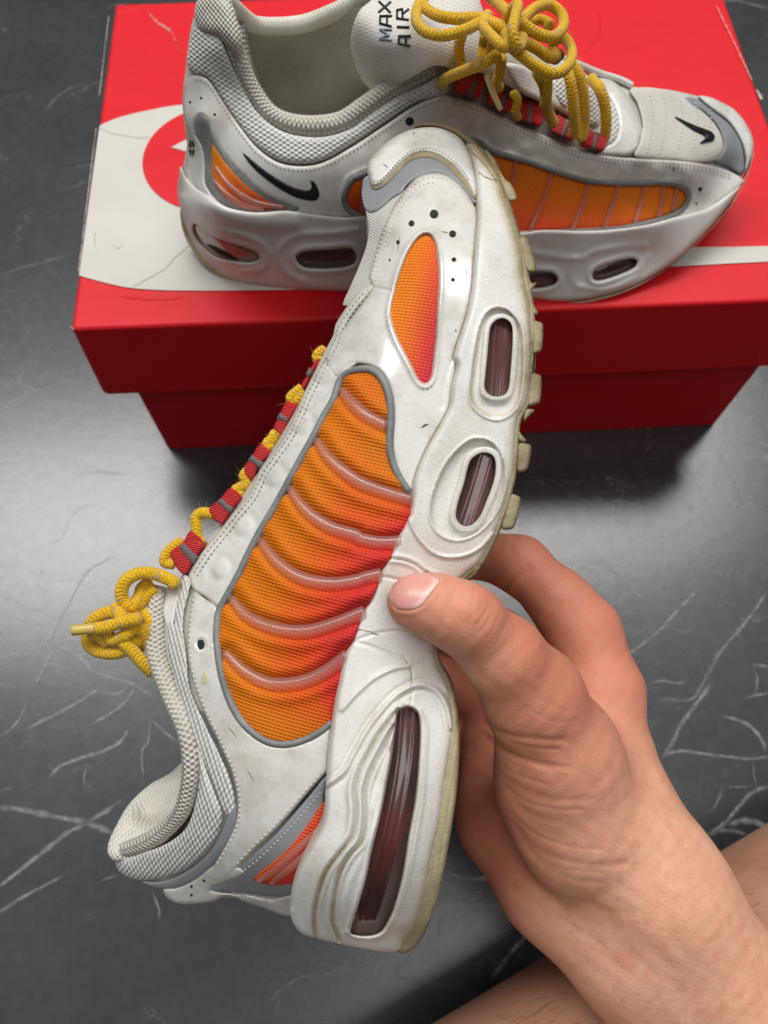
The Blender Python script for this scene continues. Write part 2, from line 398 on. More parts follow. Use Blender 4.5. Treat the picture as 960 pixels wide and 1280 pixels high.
def lace():
    t = MT('yellow_braided_lace'); x, y = t.uv(2*math.pi/0.00125, 2*math.pi/0.0030)
    h = t.m_('SINE', t.m_('ADD', x, t.m_('MULTIPLY', t.m_('SINE', y), 1.6)))
    h = t.m_('ADD', t.m_('MULTIPLY', h, .7), t.m_('MULTIPLY', t.m_('SUBTRACT', t.noise(500, 4, .7), .5), 3.4))
    fl = t.ramp(t.noise(420, 1), 0.66, 0.70); g = t.noise(110, 3)
    c = t.mix(t.ramp(h, -1.4, .6), (.58, .31, .005), (.86, .51, .010)); c = t.mix(t.m_('MULTIPLY', t.ramp(g, .5, .8), .5), c, (.62, .36, .012))
    t.set(color=t.mix(t.m_('MULTIPLY', fl, .7), c, (.36, .32, .25)), rough=0.8, spec=0.2, sheen=0.3); t.bump(h, 0.5, 0.0004); t.bump(t.noise(2500, 2), .8, .0004); return t.m
MAT['lace'] = lace()
MAT['aglet'] = simple('clear_aglet', (.62, .45, .12), 0.2)
def webbing():
    t = MT('red_webbing'); at = t.n('Attribute', attribute_name='dirt').outputs['Fac']
    h = t.m_('SINE', t.m_('MULTIPLY', at, 1.0))
    t.set(color=t.mix(t.ramp(h, -1, .5), (.52, .014, .016), (.80, .032, .038)), rough=0.6); t.bump(h, 0.8, 0.0005); return t.m
MAT['web'] = webbing(); MAT['webgrey'] = simple('grey_web_stripe', (.12, .10, .10), 0.6)
def airm():
    t = MT('smoky_red_air_unit')
    mp = t.n('Mapping', {'Vector': t.tc.outputs['UV'], 'Scale': (.12, 1, 1)}).outputs[0]
    n = t.noise(300, 3, .6, mp, .4); n2 = t.noise(50, 3, .6)
    c = t.mix(t.ramp(n, .35, .7), (.040, .014, .013), (.10, .050, .046)); c = t.mix(t.m_('MULTIPLY', t.ramp(n2, .42, .7), .75), c, (.13, .016, .018))
    t.set(color=c, rough=0.16, coat=0.8, coatr=.06); return t.m
MAT['air'] = airm()
def airm2():
    t = MT('amber_air_unit'); n = t.noise(60, 3)
    t.set(color=t.mix(t.ramp(n, .35, .75), (.24, .13, .08), (.40, .29, .19)), rough=0.15, coat=0.5); return t.m
MAT['air_amber'] = airm2()

# ================================================================== the floor
def floor_mat():
    t = MT('dark_marble_tile'); o = t.tc.outputs['Object']
    n1 = t.noise(14, 6, 0.62, dist=0.6); n2 = t.noise(140, 5, 0.7); n3 = t.noise(900, 3, .6)
    c = t.mix(t.ramp(n1, .3, .72), (.016, .017, .019), (.036, .038, .040))
    c = t.mix(t.m_('MULTIPLY', t.ramp(n2, .45, .75), .4), c, (.055, .057, .059))
    c = t.mix(t.m_('MULTIPLY', t.ramp(n3, .5, .8), .25), c, (.02, .02, .021))
    wv = t.n('Mapping', {'Vector': o, 'Rotation': (0, 0, .5), 'Scale': (1, 1.6, 1)}).outputs[0]
    ds = t.n('TexNoise', {'Vector': wv, 'Scale': 18.0, 'Detail': 5.0, 'Roughness': .62}).outputs['Color']
    wv2 = t.n('VectorMath', {0: wv, 1: t.n('VectorMath', {0: ds, 'Scale': .10}, operation='SCALE').outputs[0]}, operation='ADD').outputs[0]
    vo = t.n('TexVoronoi', {'Vector': wv2, 'Scale': 13.0}, feature='DISTANCE_TO_EDGE').outputs['Distance']
    vein = t.m_('MULTIPLY', t.ramp(vo, .018, .0), t.ramp(t.noise(24, 4), .52, .68), clamp=True)
    c = t.mix(t.m_('MULTIPLY', vein, .32), c, (.30, .31, .31))
    t.set(color=c, rough=t.m_('ADD', .205, t.m_('MULTIPLY', n2, .10)), spec=1.0)
    t.bump(n2, 0.12, 0.0006); t.bump(n3, .10, .0002); return t.m
MAT['floor'] = floor_mat()
def vein_mat():
    t = MT('pale_marble_vein'); at = t.n('Attribute', attribute_name='dirt').outputs['Fac']
    f = t.m_('MULTIPLY', at, t.ramp(t.noise(160, 5, .7), .25, .62), clamp=True)
    t.set(color=(.33, .34, .34), rough=.26, spec=.55, alpha=f); return t.m
MAT['vein'] = vein_mat()
fl = mesh('floor', [(-3, -3, 0), (3, -3, 0), (3, 4, 0), (-3, 4, 0)], [[0, 1, 2, 3]], MAT['floor']); fl['kind'] = 'structure'
veins = []
def VN(k, pts, w=1.0, s=1.0): veins.append((S(k, pts), w, s))
VN('V1', [(0, 1030), (50, 990), (90, 940), (110, 890)]); VN('V1', [(100, 1000), (210, 940), (320, 880), (400, 825)], 1.2)
VN('V1', [(140, 625), (190, 640), (215, 600), (260, 510), (330, 390), (390, 345), (460, 315)], 1.1)
VN('V1', [(190, 640), (250, 665), (320, 700), (390, 760), (460, 785), (540, 810), (620, 860)], 1.3)
VN('V1', [(215, 665), (180, 740), (150, 800), (140, 830)]); VN('V1', [(550, 810), (500, 890), (440, 935), (370, 975)], 1.2)
VN('V1', [(410, 855), (480, 855), (520, 825)]); VN('V1', [(520, 990), (480, 1045), (400, 1090), (310, 1120), (230, 1155), (195, 1200)], 1.4)
VN('V1', [(605, 955), (590, 1050), (565, 1080), (570, 1200)], .9); VN('V1', [(605, 955), (660, 1010), (715, 1050)], .9)
VN('V1', [(355, 1130), (335, 1190), (340, 1240)], .9); VN('V1', [(0, 1245), (60, 1225)])
VN('V1', [(0, 500), (35, 470), (100, 510), (160, 515), (200, 480)], 1, .5); VN('V1', [(185, 330), (150, 420), (175, 470)], 1, .4); VN('V1', [(180, 250), (240, 235), (300, 130), (400, 95)], 1.2, .35)
VN('V2', [(-10, 380), (60, 385), (140, 400), (220, 415), (290, 440)], 1.8); VN('V2', [(-10, 582), (80, 510), (150, 455), (220, 415), (300, 365)], 1.6)
VN('V2', [(-10, 645), (80, 590), (160, 545)], 1.3, .8); VN('V2', [(245, 565), (300, 545)], 1, .7); VN('V2', [(380, 585), (400, 640), (395, 670)], .9)
VN('V2', [(665, 880), (700, 840), (760, 800), (820, 795), (870, 770), (930, 775)], 1.3, .8); VN('V2', [(830, 800), (825, 860), (800, 900)], 1, .6); VN('V2', [(690, 790), (730, 800)], 1, .7)
VN('V3', [(560, 385), (600, 320), (620, 270), (680, 180), (745, 100)], 1.5); VN('V3', [(780, 0), (740, 50), (715, 110), (680, 165), (560, 165)], 1.1, .8)
VN('V3', [(510, 105), (560, 95), (620, 105), (660, 90)], 1.2, .8); VN('V3', [(560, 385), (610, 355), (700, 355), (800, 365), (880, 375), (970, 370)], 1.2)
VN('V3', [(780, 225), (840, 240), (900, 270), (945, 330), (940, 360)], 1.4); VN('V3', [(895, 30), (970, 42)], 1.6, .9); VN('V3', [(905, 35), (920, 90), (910, 150)], .9, .8)
VN('V3', [(870, 165), (910, 150), (970, 140)], 1.2, .8); VN('V3', [(715, 685), (800, 625), (850, 560), (910, 500), (970, 480)], 1.4); VN('V3', [(915, 500), (905, 440), (900, 390)], .8, .8)
VN('V3', [(790, 490), (910, 490)], .9, .8); VN('V3', [(790, 490), (780, 530), (750, 580), (730, 585)], .9, .8); VN('V3', [(800, 640), (860, 620), (920, 630), (970, 660)], 2.0)
VN('V3', [(720, 675), (800, 650), (880, 665)], 1.3, .8); VN('V3', [(520, 160), (600, 170), (660, 175)], 1, .5); VN('V3', [(600, 215), (640, 180)], 1, .5)
VN('R8', [(178, 858), (230, 880), (300, 880)], 1.5); VN('R8', [(295, 1120), (340, 1060), (390, 1005)], 1.4); VN('R8', [(615, 350), (690, 290), (740, 235), (795, 180)], 1.3)
VN('R8', [(640, 300), (690, 260)], 1, .6); VN('R8', [(960, 190), (900, 270), (840, 340), (815, 400)], 1.2, .9); VN('R8', [(490, 150), (540, 120), (590, 140), (650, 195)], .9, .45)
VN('R8', [(120, 1040), (70, 1110), (130, 1130), (220, 1145)], .9, .5); VN('R8', [(175, 960), (170, 1030)], 1, .7); VN('R8', [(690, 300), (720, 275), (760, 290), (780, 275)], .9, .6)
VN('F', [(855, 8), (900, -2), (965, 12)], 1.5, .8); VN('F', [(55, 140), (75, 118), (105, 100)], 1.5, .45); VN('F', [(90, 210), (135, 203)], 1.2, .45); VN('F', [(0, 345), (30, 335), (90, 320)], 1.3, .4)
VN('F', [(100, 592), (130, 588), (160, 593)], 1.4, .6); VN('F', [(760, 415), (790, 440)], 1.2, .3); VN('F', [(895, 560), (925, 620), (935, 640)], 1.3, .55); VN('F', [(725, 700), (760, 705), (785, 745)], 1.1, .45)
VV = []; VF = []; VA = []
for pts, wd, s in veins:
    c = spline(pts, 3.0); c = c + np.cumsum(RNG.normal(0, .35, c.shape), 0)*0.6 + RNG.normal(0, .2, c.shape)
    n = len(c); 
    if n < 3: continue
    W = PZ(c[:, 0], c[:, 1], np.full(n, 0.0004)); T = np.gradient(W, axis=0); T[:, 2] = 0; T /= np.linalg.norm(T, axis=1)[:, None]
    N = np.stack([-T[:, 1], T[:, 0], 0*T[:, 0]], 1); ww = 0.0010*wd*(0.55+0.8*RNG.random(n)); ww = np.convolve(np.pad(ww, 1, 'edge'), [.25, .5, .25], 'valid')
    endf = np.minimum(1, np.minimum(np.arange(n), np.arange(n)[::-1])/5.0+.15)
    for i in range(n):
        for e, a in ((-1, 0), (-.22, .8), (.22, .8), (1, 0)):
            VV.append(W[i]+N[i]*ww[i]*e*(.5+.5*endf[i])); VA.append(a*s*endf[i])
    o = len(VV)-4*n
    for i in range(n-1):
        for k in range(3): VF.append([o+4*i+k, o+4*i+4+k, o+4*i+5+k, o+4*i+1+k])
VV = np.array(VV); lift = 0
vo = mesh('marble_veins', VV, VF, MAT['vein'], fl, dirt=VA); vo['kind'] = 'stuff'

# ================================================================== the shoe box
LID = 0.123
A = PZ(88, 412, LID); B = PZ(1032, 373, LID)
EX = (B-A); EX[2] = 0; EX /= np.linalg.norm(EX); EY = np.array([-EX[1], EX[0], 0]); EZ = np.array([0, 0, 1.0])
BL, BD = 0.352, 0.229
A0 = np.array([A[0], A[1], 0])
def card(name, red, white_edge=False):
    t = MT(name); n = t.noise(35, 4); n2 = t.noise(500, 3, .6)
    c = t.mix(t.m_('MULTIPLY', t.ramp(n, .35, .75), .5), red, tuple(x*.86 for x in red))
    cr = t.ramp(t.n('TexVoronoi', {'Vector': t.n('VectorMath', {0: t.tc.outputs['Object'], 1: t.n('VectorMath', {0: t.n('TexNoise', {'Vector': t.tc.outputs['Object'], 'Scale': 30.0, 'Detail': 4.0}).outputs['Color'], 'Scale': .03}, operation='SCALE').outputs[0]}, operation='ADD').outputs[0], 'Scale': 9.0}, feature='DISTANCE_TO_EDGE').outputs['Distance'], .006, 0)
    crm = t.m_('MULTIPLY', cr, t.ramp(t.noise(12, 3), .56, .7), clamp=True)
    t.set(color=c, rough=.45, spec=.25); t.bump(t.m_('ADD', n, t.m_('MULTIPLY', crm, 1.2)), .35, .0012); t.bump(n2, .1, .0002); return t.m
MAT['red_card'] = card('red_card', (.70, .010, .019)); MAT['white_card'] = card('white_card', (.61, .59, .54)); MAT['edge_card'] = simple('worn_card_edge', (.62, .45, .38), .8)
box = empty('shoe_box', tuple(A0+EX*BL/2+EY*BD/2), 'red lidded cardboard shoe box with white print lying on marble floor', 'shoe box')
def bxp(x, y, z): return A0+EX*x+EY*y+EZ*z
def lidbox(name, x0, x1, y0, y1, z0, z1, flare, mat, r=0.0022, n=5):
    """open-bottomed card box with softly folded edges"""
    prof = [(0, z0, flare)] + [(0, z0+(z1-r-z0)*f, flare*(1-f)) for f in (.33, .66, 1)] + [(r*(1-math.cos(a)), z1-r+r*math.sin(a), 0) for a in np.linspace(.3, math.pi/2, n)]
    V = []; F = []
    for ins, z, fl_ in prof:
        for cx, cy, a0 in ((x0, y0, math.pi), (x1, y0, -math.pi/2), (x1, y1, 0), (x0, y1, math.pi/2)):
            for a in np.linspace(0, math.pi/2, 4):
                rr = r; sx = 1 if cx == x0 else -1; sy = 1 if cy == y0 else -1
                px = cx+sx*(rr)+math.cos(a0+a)*(rr-ins+fl_); py = cy+sy*(rr)+math.sin(a0+a)*(rr-ins+fl_)
                V.append(bxp(px, py, z))
    m = 16
    for i in range(len(prof)-1):
        for k in range(m): F.append([i*m+k, i*m+(k+1) % m, (i+1)*m+(k+1) % m, (i+1)*m+k])
    F.append(list(range((len(prof)-1)*m, len(prof)*m)))
    o = mesh(name, V, F, mat, box, smooth=False)
    md = o.modifiers.new('s', 'SOLIDIFY'); md.thickness = .0016; md.offset = -1
    return o
lidbox('lid', 0, BL, 0, BD, LID-.050, LID, .003, MAT['red_card'])
lidbox('base', .012, BL-.004, .0035, BD-.0035, 0.0005, LID-.004, 0, MAT['red_card'])
# printed shapes on the lid: thin ink sheets
def inksheet(name, px, mat, lift, world=None):
    W = world if world is not None else [PZ(u, v, LID+lift) for u, v in px]
    return mesh(name, W, [list(range(len(W)))], mat, box, smooth=False)
wl = spline([(121.5, 158), (145, 148), (180, 139), (226, 131), (300, 128), (420, 160), (560, 255), (700, 300), (855, 308.5), (960, 307.5), (1031, 305)], 8)
wr = spline([(1036, 324), (960, 327), (831, 334), (700, 345), (560, 355), (450, 360), (340, 362.5), (220, 363), (165, 360), (130, 353), (97.5, 344)], 8)
poly = list(map(tuple, wl))+list(map(tuple, wr))
W = np.array([PZ(u, v, LID+.0005) for u, v in poly]); rel = W-A0; xx = np.clip(rel@EX, .0008, BL-.0008)
W = A0+np.outer(xx, EX)+np.outer(rel@EY, EY)+np.outer(np.full(len(xx), LID+.0005), EZ)
inksheet('white_print', None, MAT['white_card'], 0, W)
c3 = [PZ(*p, LID+.0009)[:2] for p in ((226, 143), (178, 201), (226, 259))]
(ax, ay), (bx_, by), (cx, cy) = c3
D = 2*(ax*(by-cy)+bx_*(cy-ay)+cx*(ay-by)); ux = ((ax*ax+ay*ay)*(by-cy)+(bx_*bx_+by*by)*(cy-ay)+(cx*cx+cy*cy)*(ay-by))/D; uy = ((ax*ax+ay*ay)*(cx-bx_)+(bx_*bx_+by*by)*(ax-cx)+(cx*cx+cy*cy)*(bx_-ax))/D
rr = math.hypot(ax-ux, ay-uy)
inksheet('red_disc_print', None, MAT['red_card'], 0, [np.array([ux+rr*math.cos(a), uy+rr*math.sin(a), LID+.0009]) for a in np.linspace(0, 2*math.pi, 65)[:-1]])
inksheet('white_arrow_print', [(214, 184), (260, 160), (260, 197)], MAT['white_card'], .0013)
# worn pale patches along the folded edges
def nick(u0, v0, u1, v1, w_, z): 
    c = spline([(u0, v0), ((u0+u1)/2+RNG.normal(0, .4), (v0+v1)/2), (u1, v1)], 3); V = []; F = []
    for i, (u, v) in enumerate(c):
        q = w_*(.25+RNG.random())
        V += [PZ(u-q, v, z), PZ(u+q, v, z)]
        if i: F.append([2*i-2, 2*i, 2*i+1, 2*i-1])
    mesh('scuff', V, F, MAT['edge_card'], box, smooth=False)
nick(88.6, 408, 92, 411.4, .8, LID+.0012); nick(946, 112, 952, 124, 1.4, LID+.0012); nick(138, 7, 160, 4, .8, LID+.0012)

def crease(pts, w_, hgt, mat, z):
    c = spline(pts, 3); c = c+RNG.normal(0, .35, c.shape); V = []; F = []
    for i, (u, v) in enumerate(c):
        a = min(i, len(c)-1-i)/4; k = min(1, a+.1)*(.5+RNG.random())
        for e, hh in ((-1, 0), (-.2, hgt*k), (.35, hgt*k*.7), (1, 0)): p_ = PZ(u+.25*e*w_*k, v+e*w_*k, z); p_[2] += hh; V.append(p_)
        if i:
            for j in range(3): F.append([4*i-4+j, 4*i+j, 4*i+1+j, 4*i-3+j])
    mesh('crease', V, F, mat, box)
crease([(124, 160), (145, 166), (168, 170), (190, 172)], 1.6, .0003, MAT['white_card'], LID+.0007); crease([(165, 358), (188, 345), (206, 334), (222, 318), (240, 304)], 1.6, .0003, MAT['white_card'], LID+.0007)
crease([(183, 12), (196, 28), (212, 38), (222, 56), (226, 74)], 1.3, .0006, MAT['edge_card'], LID+.0002); crease([(140, 305), (146, 309), (153, 304)], 1.8, .0003, MAT['white_card'], LID+.0007)
crease([(745, 5), (750, 40), (735, 60), (715, 68)], 1.4, .00025, MAT['red_card'], LID+.0002); crease([(120, 285), (118, 300), (121, 312)], 1.2, .0003, MAT['white_card'], LID+.0007)
crease([(560, 12), (590, 30), (640, 24)], 1.4, .00025, MAT['red_card'], LID+.0002); crease([(150, 370), (190, 374), (230, 372)], 1.2, .0002, MAT['red_card'], LID+.0002)
nick(89, 411.5, 240, 407, .35, LID+.0010); nick(300, 404.5, 420, 399, .3, LID+.0010); nick(120, 160, 98, 340, .5, LID+.0009); nick(136, 20, 124, 120, .4, LID+.0009); nick(895, 6, 940, 100, .6, LID+.0010)

# ================================================================== the sneaker held in the hand
def base_h(q): return 0.243-(q[:, 1]-160)/1030*0.018
class Sheet:
    def __init__(s, pts, dd=0.0): s.t = TPS(pts); s.dd = dd
    def __call__(s, q): q = np.asarray(q, float); return base_h(q)-s.t(q)*0.001+s.dd
UP = Sheet([(540, 155, -40), (500, 172, -39), (460, 210, -37), (455, 240, -35), (530, 220, -23), (590, 200, -31), (595, 260, -16), (540, 260, -16), (500, 250, -23), (480, 280, -21), (460, 300, -27),
            (560, 320, -6), (500, 330, -11), (450, 340, -24), (580, 400, -1), (520, 420, -3), (460, 400, -11), (415, 410, -26), (440, 470, -8), (500, 520, 0), (560, 480, 0), (380, 480, -24), (400, 550, -7),
            (500, 600, 1), (330, 560, -24), (360, 600, -10), (450, 680, 0), (290, 630, -26), (320, 680, -12), (380, 760, -2), (240, 700, -27), (280, 760, -13), (330, 860, -5), (420, 860, -1), (210, 770, -25), (250, 850, -12),
            (300, 960, -5), (400, 960, -2), (220, 880, -19), (260, 980, -11), (350, 1050, -6), (395, 1010, -4), (240, 1060, -20), (300, 1090, -15), (200, 1090, -32), (150, 1080, -40), (360, 1110, -13), (230, 1125, -34), (340, 1135, -26)])
MS = Sheet([(575, 170, -37), (620, 220, -21), (650, 280, -12), (600, 300, -4), (655, 350, -6), (590, 400, 2), (660, 430, -1), (660, 520, 0), (570, 500, 3), (640, 600, 1), (540, 600, 3), (600, 700, -1), (510, 680, 2),
            (565, 790, -7), (470, 760, 0), (560, 850, -5), (440, 850, 2), (500, 850, 1), (570, 950, 1), (410, 950, 5), (490, 950, 6), (560, 1050, 1), (395, 1030, 5), (470, 1060, 8), (545, 1130, -5), (370, 1090, 1), (440, 1130, 2),
            (365, 1150, -11), (400, 1180, -14), (460, 1190, -12), (520, 1182, -15)])
MIDH = 42.0
AXN = rays(430, 650); AXN = AXN/np.linalg.norm(AXN)
def mir(sheet_off=0.0):
    def f(q, base, h):
        H = (base_h(q)-base)*1000+h; return np.maximum(1.5, 2*(H+MIDH))*0.001
    return f
# cloth coordinates run along the sneaker
UVX = P(np.array(600.), np.array(200.), np.array(.24))-P(np.array(470.), np.array(1150.), np.array(.228)); UVX /= np.linalg.norm(UVX)
UVY = np.cross(UVX, AXN); UVY /= np.linalg.norm(UVY)
held = empty('sneaker', tuple(P(np.array(560.), np.array(800.), np.array(.27))), 'worn white sneaker held up by the hand, sole turned to the right', 'sneaker', 'pair of worn white and orange sneakers')

# --- midsole with its carved relief
seam = S('R3', [(560, 160), (585, 240), (600, 310), (604, 400), (608, 480), (601, 560), (591, 680), (580, 800), (560, 900), (535, 980), (505, 1080)]) + \
       S('R4', [(545, 90), (525, 170), (515, 250), (480, 320), (440, 390), (410, 450), (385, 510), (371, 560), (367, 610), (355, 680), (320, 750), (290, 820), (250, 890), (215, 980), (175, 1060), (145, 1130), (120, 1200)]) + \
       S('R7', [(322, 0), (300, 100), (285, 170), (272, 250), (263, 320), (255, 400), (250, 470), (245, 540), (240, 620), (225, 690), (180, 770), (140, 850), (115, 920), (103, 1000)])
soleR = S('R3', [(600, 175), (640, 230), (690, 310), (730, 420), (770, 540), (800, 660), (810, 760), (832, 860), (836, 950), (842, 1060), (834, 1160)]) + \
        S('R4', [(845, 0), (840, 120), (828, 230), (792, 300), (782, 380), (775, 500), (752, 600), (722, 700), (690, 780), (640, 870), (570, 935), (520, 1000), (480, 1080), (462, 1180)]) + \
        S('R7', [(690, 20), (735, 120), (755, 240), (750, 340), (735, 430), (715, 560), (700, 680), (675, 780), (650, 900), (605, 1060), (560, 1140)])
heelB = S('R7', [(540, 1178), (480, 1184), (380, 1168), (290, 1150), (210, 1130), (150, 1110), (115, 1065)])
mid_out = soleR + heelB + seam[::-1]
MIDP = mid_out
# --- base upper, a full volume
patch('upper', [(545, 160), (583, 178), (610, 260), (630, 350), (630, 470), (610, 590), (565, 700), (520, 800), (480, 900), (400, 925), (300, 905), (225, 880), (205, 830), (203, 770), (222, 728), (262, 672), (300, 624), (342, 560),
                (382, 490), (412, 430), (441, 365), (455, 333), (463, 287), (459, 250), (464, 215), (492, 181), (520, 164)], UP, MAT['finemesh'], held, off=0, er=0, step=9,
      relief=lambda q, d: -2.2-9*sstep(sdist(q, spline(MIDP, 4, True), 30), -2, 12), mirror=mir(), axis=AXN)
w1 = S('R3', [(665, 950), (690, 925), (720, 920), (748, 940), (757, 980), (755, 1060), (748, 1150), (740, 1220), (725, 1245), (690, 1255), (655, 1245), (637, 1220), (640, 1160), (648, 1080), (655, 1000)])
w1o = S('R3', [(640, 960), (665, 915), (715, 900), (760, 922), (778, 980), (778, 1060), (772, 1150), (762, 1225), (740, 1262), (695, 1275), (645, 1265), (618, 1235), (620, 1160), (628, 1060)])
w1f = S('R3', [(580, 1150), (600, 1020), (620, 940), (650, 890), (690, 872), (740, 885), (790, 950), (803, 1050), (798, 1200), (780, 1285), (745, 1330), (690, 1352), (625, 1330), (575, 1270)])
w2 = S('R4', [(600, 470), (630, 442), (665, 435), (693, 450), (703, 490), (695, 550), (670, 620), (640, 690), (610, 722), (580, 730), (555, 715), (543, 690), (550, 640), (575, 560)])
w2o = S('R4', [(580, 460), (618, 422), (668, 412), (712, 432), (727, 490), (718, 560), (690, 635), (658, 706), (622, 745), (580, 756), (540, 740), (519, 700), (527, 635), (552, 555)])
w2f = S('R4', [(450, 600), (500, 485), (560, 412), (620, 378), (690, 395), (735, 465), (740, 560), (710, 660), (655, 735), (585, 778), (520, 780), (462, 742), (440, 680)])
arc2 = S('R4', [(358, 700), (375, 745), (405, 790), (450, 832), (510, 852), (580, 845), (640, 815), (690, 760)])
arc3 = S('R4', [(270, 857), (330, 863), (380, 882), (420, 912), (500, 950)])
arc4 = S('R4', [(230, 930), (300, 940), (360, 960)])
air = S('R7', [(525, 270), (535, 222), (575, 204), (613, 225), (625, 290), (618, 450), (605, 580), (580, 720), (555, 880), (520, 1010), (492, 1070), (465, 1105), (420, 1119), (370, 1117), (345, 1105), (375, 1000), (405, 900), (430, 780), (465, 640), (490, 510), (510, 390)])
rA = S('R7', [(250, 515), (320, 460), (360, 390), (410, 300), (470, 220), (540, 150), (620, 115), (690, 140), (730, 200), (750, 285)])
rB = S('R7', [(535, 215), (460, 310), (420, 380), (380, 460), (360, 540), (365, 620), (350, 720), (300, 790), (250, 860), (215, 960), (200, 1050), (205, 1125)])
rC = S('R7', [(520, 280), (470, 380), (430, 460), (405, 540), (405, 640), (390, 740), (340, 800), (300, 880), (280, 980), (275, 1060), (300, 1140)])
rC2 = S('R7', [(505, 400), (470, 500), (440, 600), (425, 720), (385, 820), (340, 920), (318, 1020), (330, 1110)])
rD = S('R7', [(310, 215), (370, 150), (440, 90), (520, 50), (580, 40)])
rE = S('R7', [(555, 0), (585, 50), (592, 130), (588, 195)])
rF = S('R7', [(330, 1105), (420, 1128), (490, 1105), (535, 1030), (575, 900), (610, 720), (635, 560), (645, 400), (648, 280), (625, 215)])
rG = S('R7', [(345, -60), (420, -40), (500, -10), (560, 10)]); rH = S('R4', [(140, 1185), (220, 1160), (330, 1150), (440, 1180)])
C_ = lambda x, cl=False: spline(x, 3, cl)
cur = {k: C_(v) for k, v in dict(rA=rA, rB=rB, rC=rC, rC2=rC2, rD=rD, rE=rE, rF=rF, a2=arc2, a3=arc3, a4=arc4, rG=rG, rH=rH).items()}
pol = {k: C_(v, True) for k, v in dict(w1=w1, w1o=w1o, w1f=w1f, w2=w2, w2o=w2o, w2f=w2f, air=air).items()}
def g(q, k, wd): return np.exp(-(dist(q, cur[k], False, 30)/wd)**2)
def side(q, k):                        # signed side of an open curve (left of travel positive)
    c = cur[k]; d = ((q[:, None, :]-c[None, ::2, :])**2).sum(2).argmin(1); i = np.clip(d*2, 0, len(c)-2)
    t = c[i+1]-c[i]; v = q-c[i]; return np.sign(t[:, 0]*v[:, 1]-t[:, 1]*v[:, 0])
def mid_relief(q, d):
    h = np.zeros(len(q))
    for wi, wo, wf in (('w1', 'w1o', 'w1f'), ('w2', 'w2o', 'w2f')):
        si = sdist(q, pol[wi], 30); so = sdist(q, pol[wo], 30); sf = sdist(q, pol[wf], 30)
        h -= 1.9*sstep(sf, -.4, 1.8); h += 1.7*sstep(so, -1.2, .8); h += .75*np.exp(-(sf/2.2)**2)
        h -= 8.0*sstep(si, -.6, 1.2)
    h += 0.9*g(q, 'a2', 2.0) - .9*g(q, 'a3', 1.4) + .6*np.exp(-((dist(q, cur['a3'])-3.5)/3)**2) - .6*g(q, 'a4', 2) - .45*g(q, 'rH', 2)
    sa = sdist(q, pol['air'], 30)
    h += 1.2*g(q, 'rA', 3.2)-.6*np.exp(-((dist(q, cur['rA'], False, 30)-6)/2.5)**2)
    dB = dist(q, cur['rB'], False, 40); dC = dist(q, cur['rC'], False, 40); dC2 = dist(q, cur['rC2'], False, 40)
    h -= 1.9*np.exp(-(dB/1.7)**2); h += 1.3*np.exp(-((dB-5.5)/4.0)**2)
    h -= 1.8*np.exp(-(dC/1.6)**2); h += .9*np.exp(-((dC-5)/3.0)**2); h += .55*np.exp(-(dC2/4)**2)
    h += .9*g(q, 'rD', 2.6) - .45*g(q, 'rE', 1.0) + .55*g(q, 'rF', 3.0) - .4*g(q, 'rG', 2.2)
    h -= 8.5*sstep(sa, -.8, 1.6); h += .7*np.exp(-((sa+3.5)/2.2)**2)
    sm = dist(q, C_(seam)); h -= 1.6*np.exp(-(sm/4)**2)
    return h
def mid_dirt(q, d):
    e = dist(q, C_(soleR)); up_ = sstep(-q[:, 1], -720, -300)
    v = .85*np.exp(-(e/9)**2)*up_ + .30*np.exp(-(e/10)**2)
    for k in ('w1f', 'w2f'): v += .40*np.exp(-((sdist(q, pol[k])-3)/2.6)**2)*(q[:, 1] < 520) + .16*np.exp(-((sdist(q, pol[k])-3)/2)**2)
    for k in ('rB', 'rC'): v += (.12+.5*sstep(q[:, 1], 1000, 1120))*g(q, k, 4)
    for k in ('rA', 'rD', 'a2', 'a3'): v += .10*np.exp(-((dist(q, cur[k], False, 20)-4)/2.5)**2)
    for k in ('w1', 'w2', 'air'): v += .28*np.exp(-((sdist(q, pol[k], 20)+1.5)/2)**2)
    v += .5*np.exp(-(((q[:, 0]-495)/30)**2+((q[:, 1]-1165)/9)**2))*.6 + .35*sstep(q[:, 0], 528, 556)*sstep(q[:, 1], 1000, 1100)
    v += .3*np.exp(-(dist(q, C_(seam), False, 20)/3)**2)
    v += .35*np.exp(-(((q[:, 0]-560)/60)**2+((q[:, 1]-1090)/90)**2))*.5
    return np.clip(v, 0, 1)
ex = [pol['w1'], pol['w2'], pol['air']]
for k in ('w1', 'w2', 'air'):
    pp = pol[k]; c0 = pp.mean(0); ex += [c0+(pp-c0)*.94] if k != 'air' else []
mid = patch('midsole', mid_out, MS, MAT['midsole'], held, off=1.6, er=7, step=1.9, relief=mid_relief, mirror=mir(), axis=AXN, dirtf=mid_dirt, bstep=1.9, extra=[spline(x, 1.6, True) for x in (w1, w2, air)])
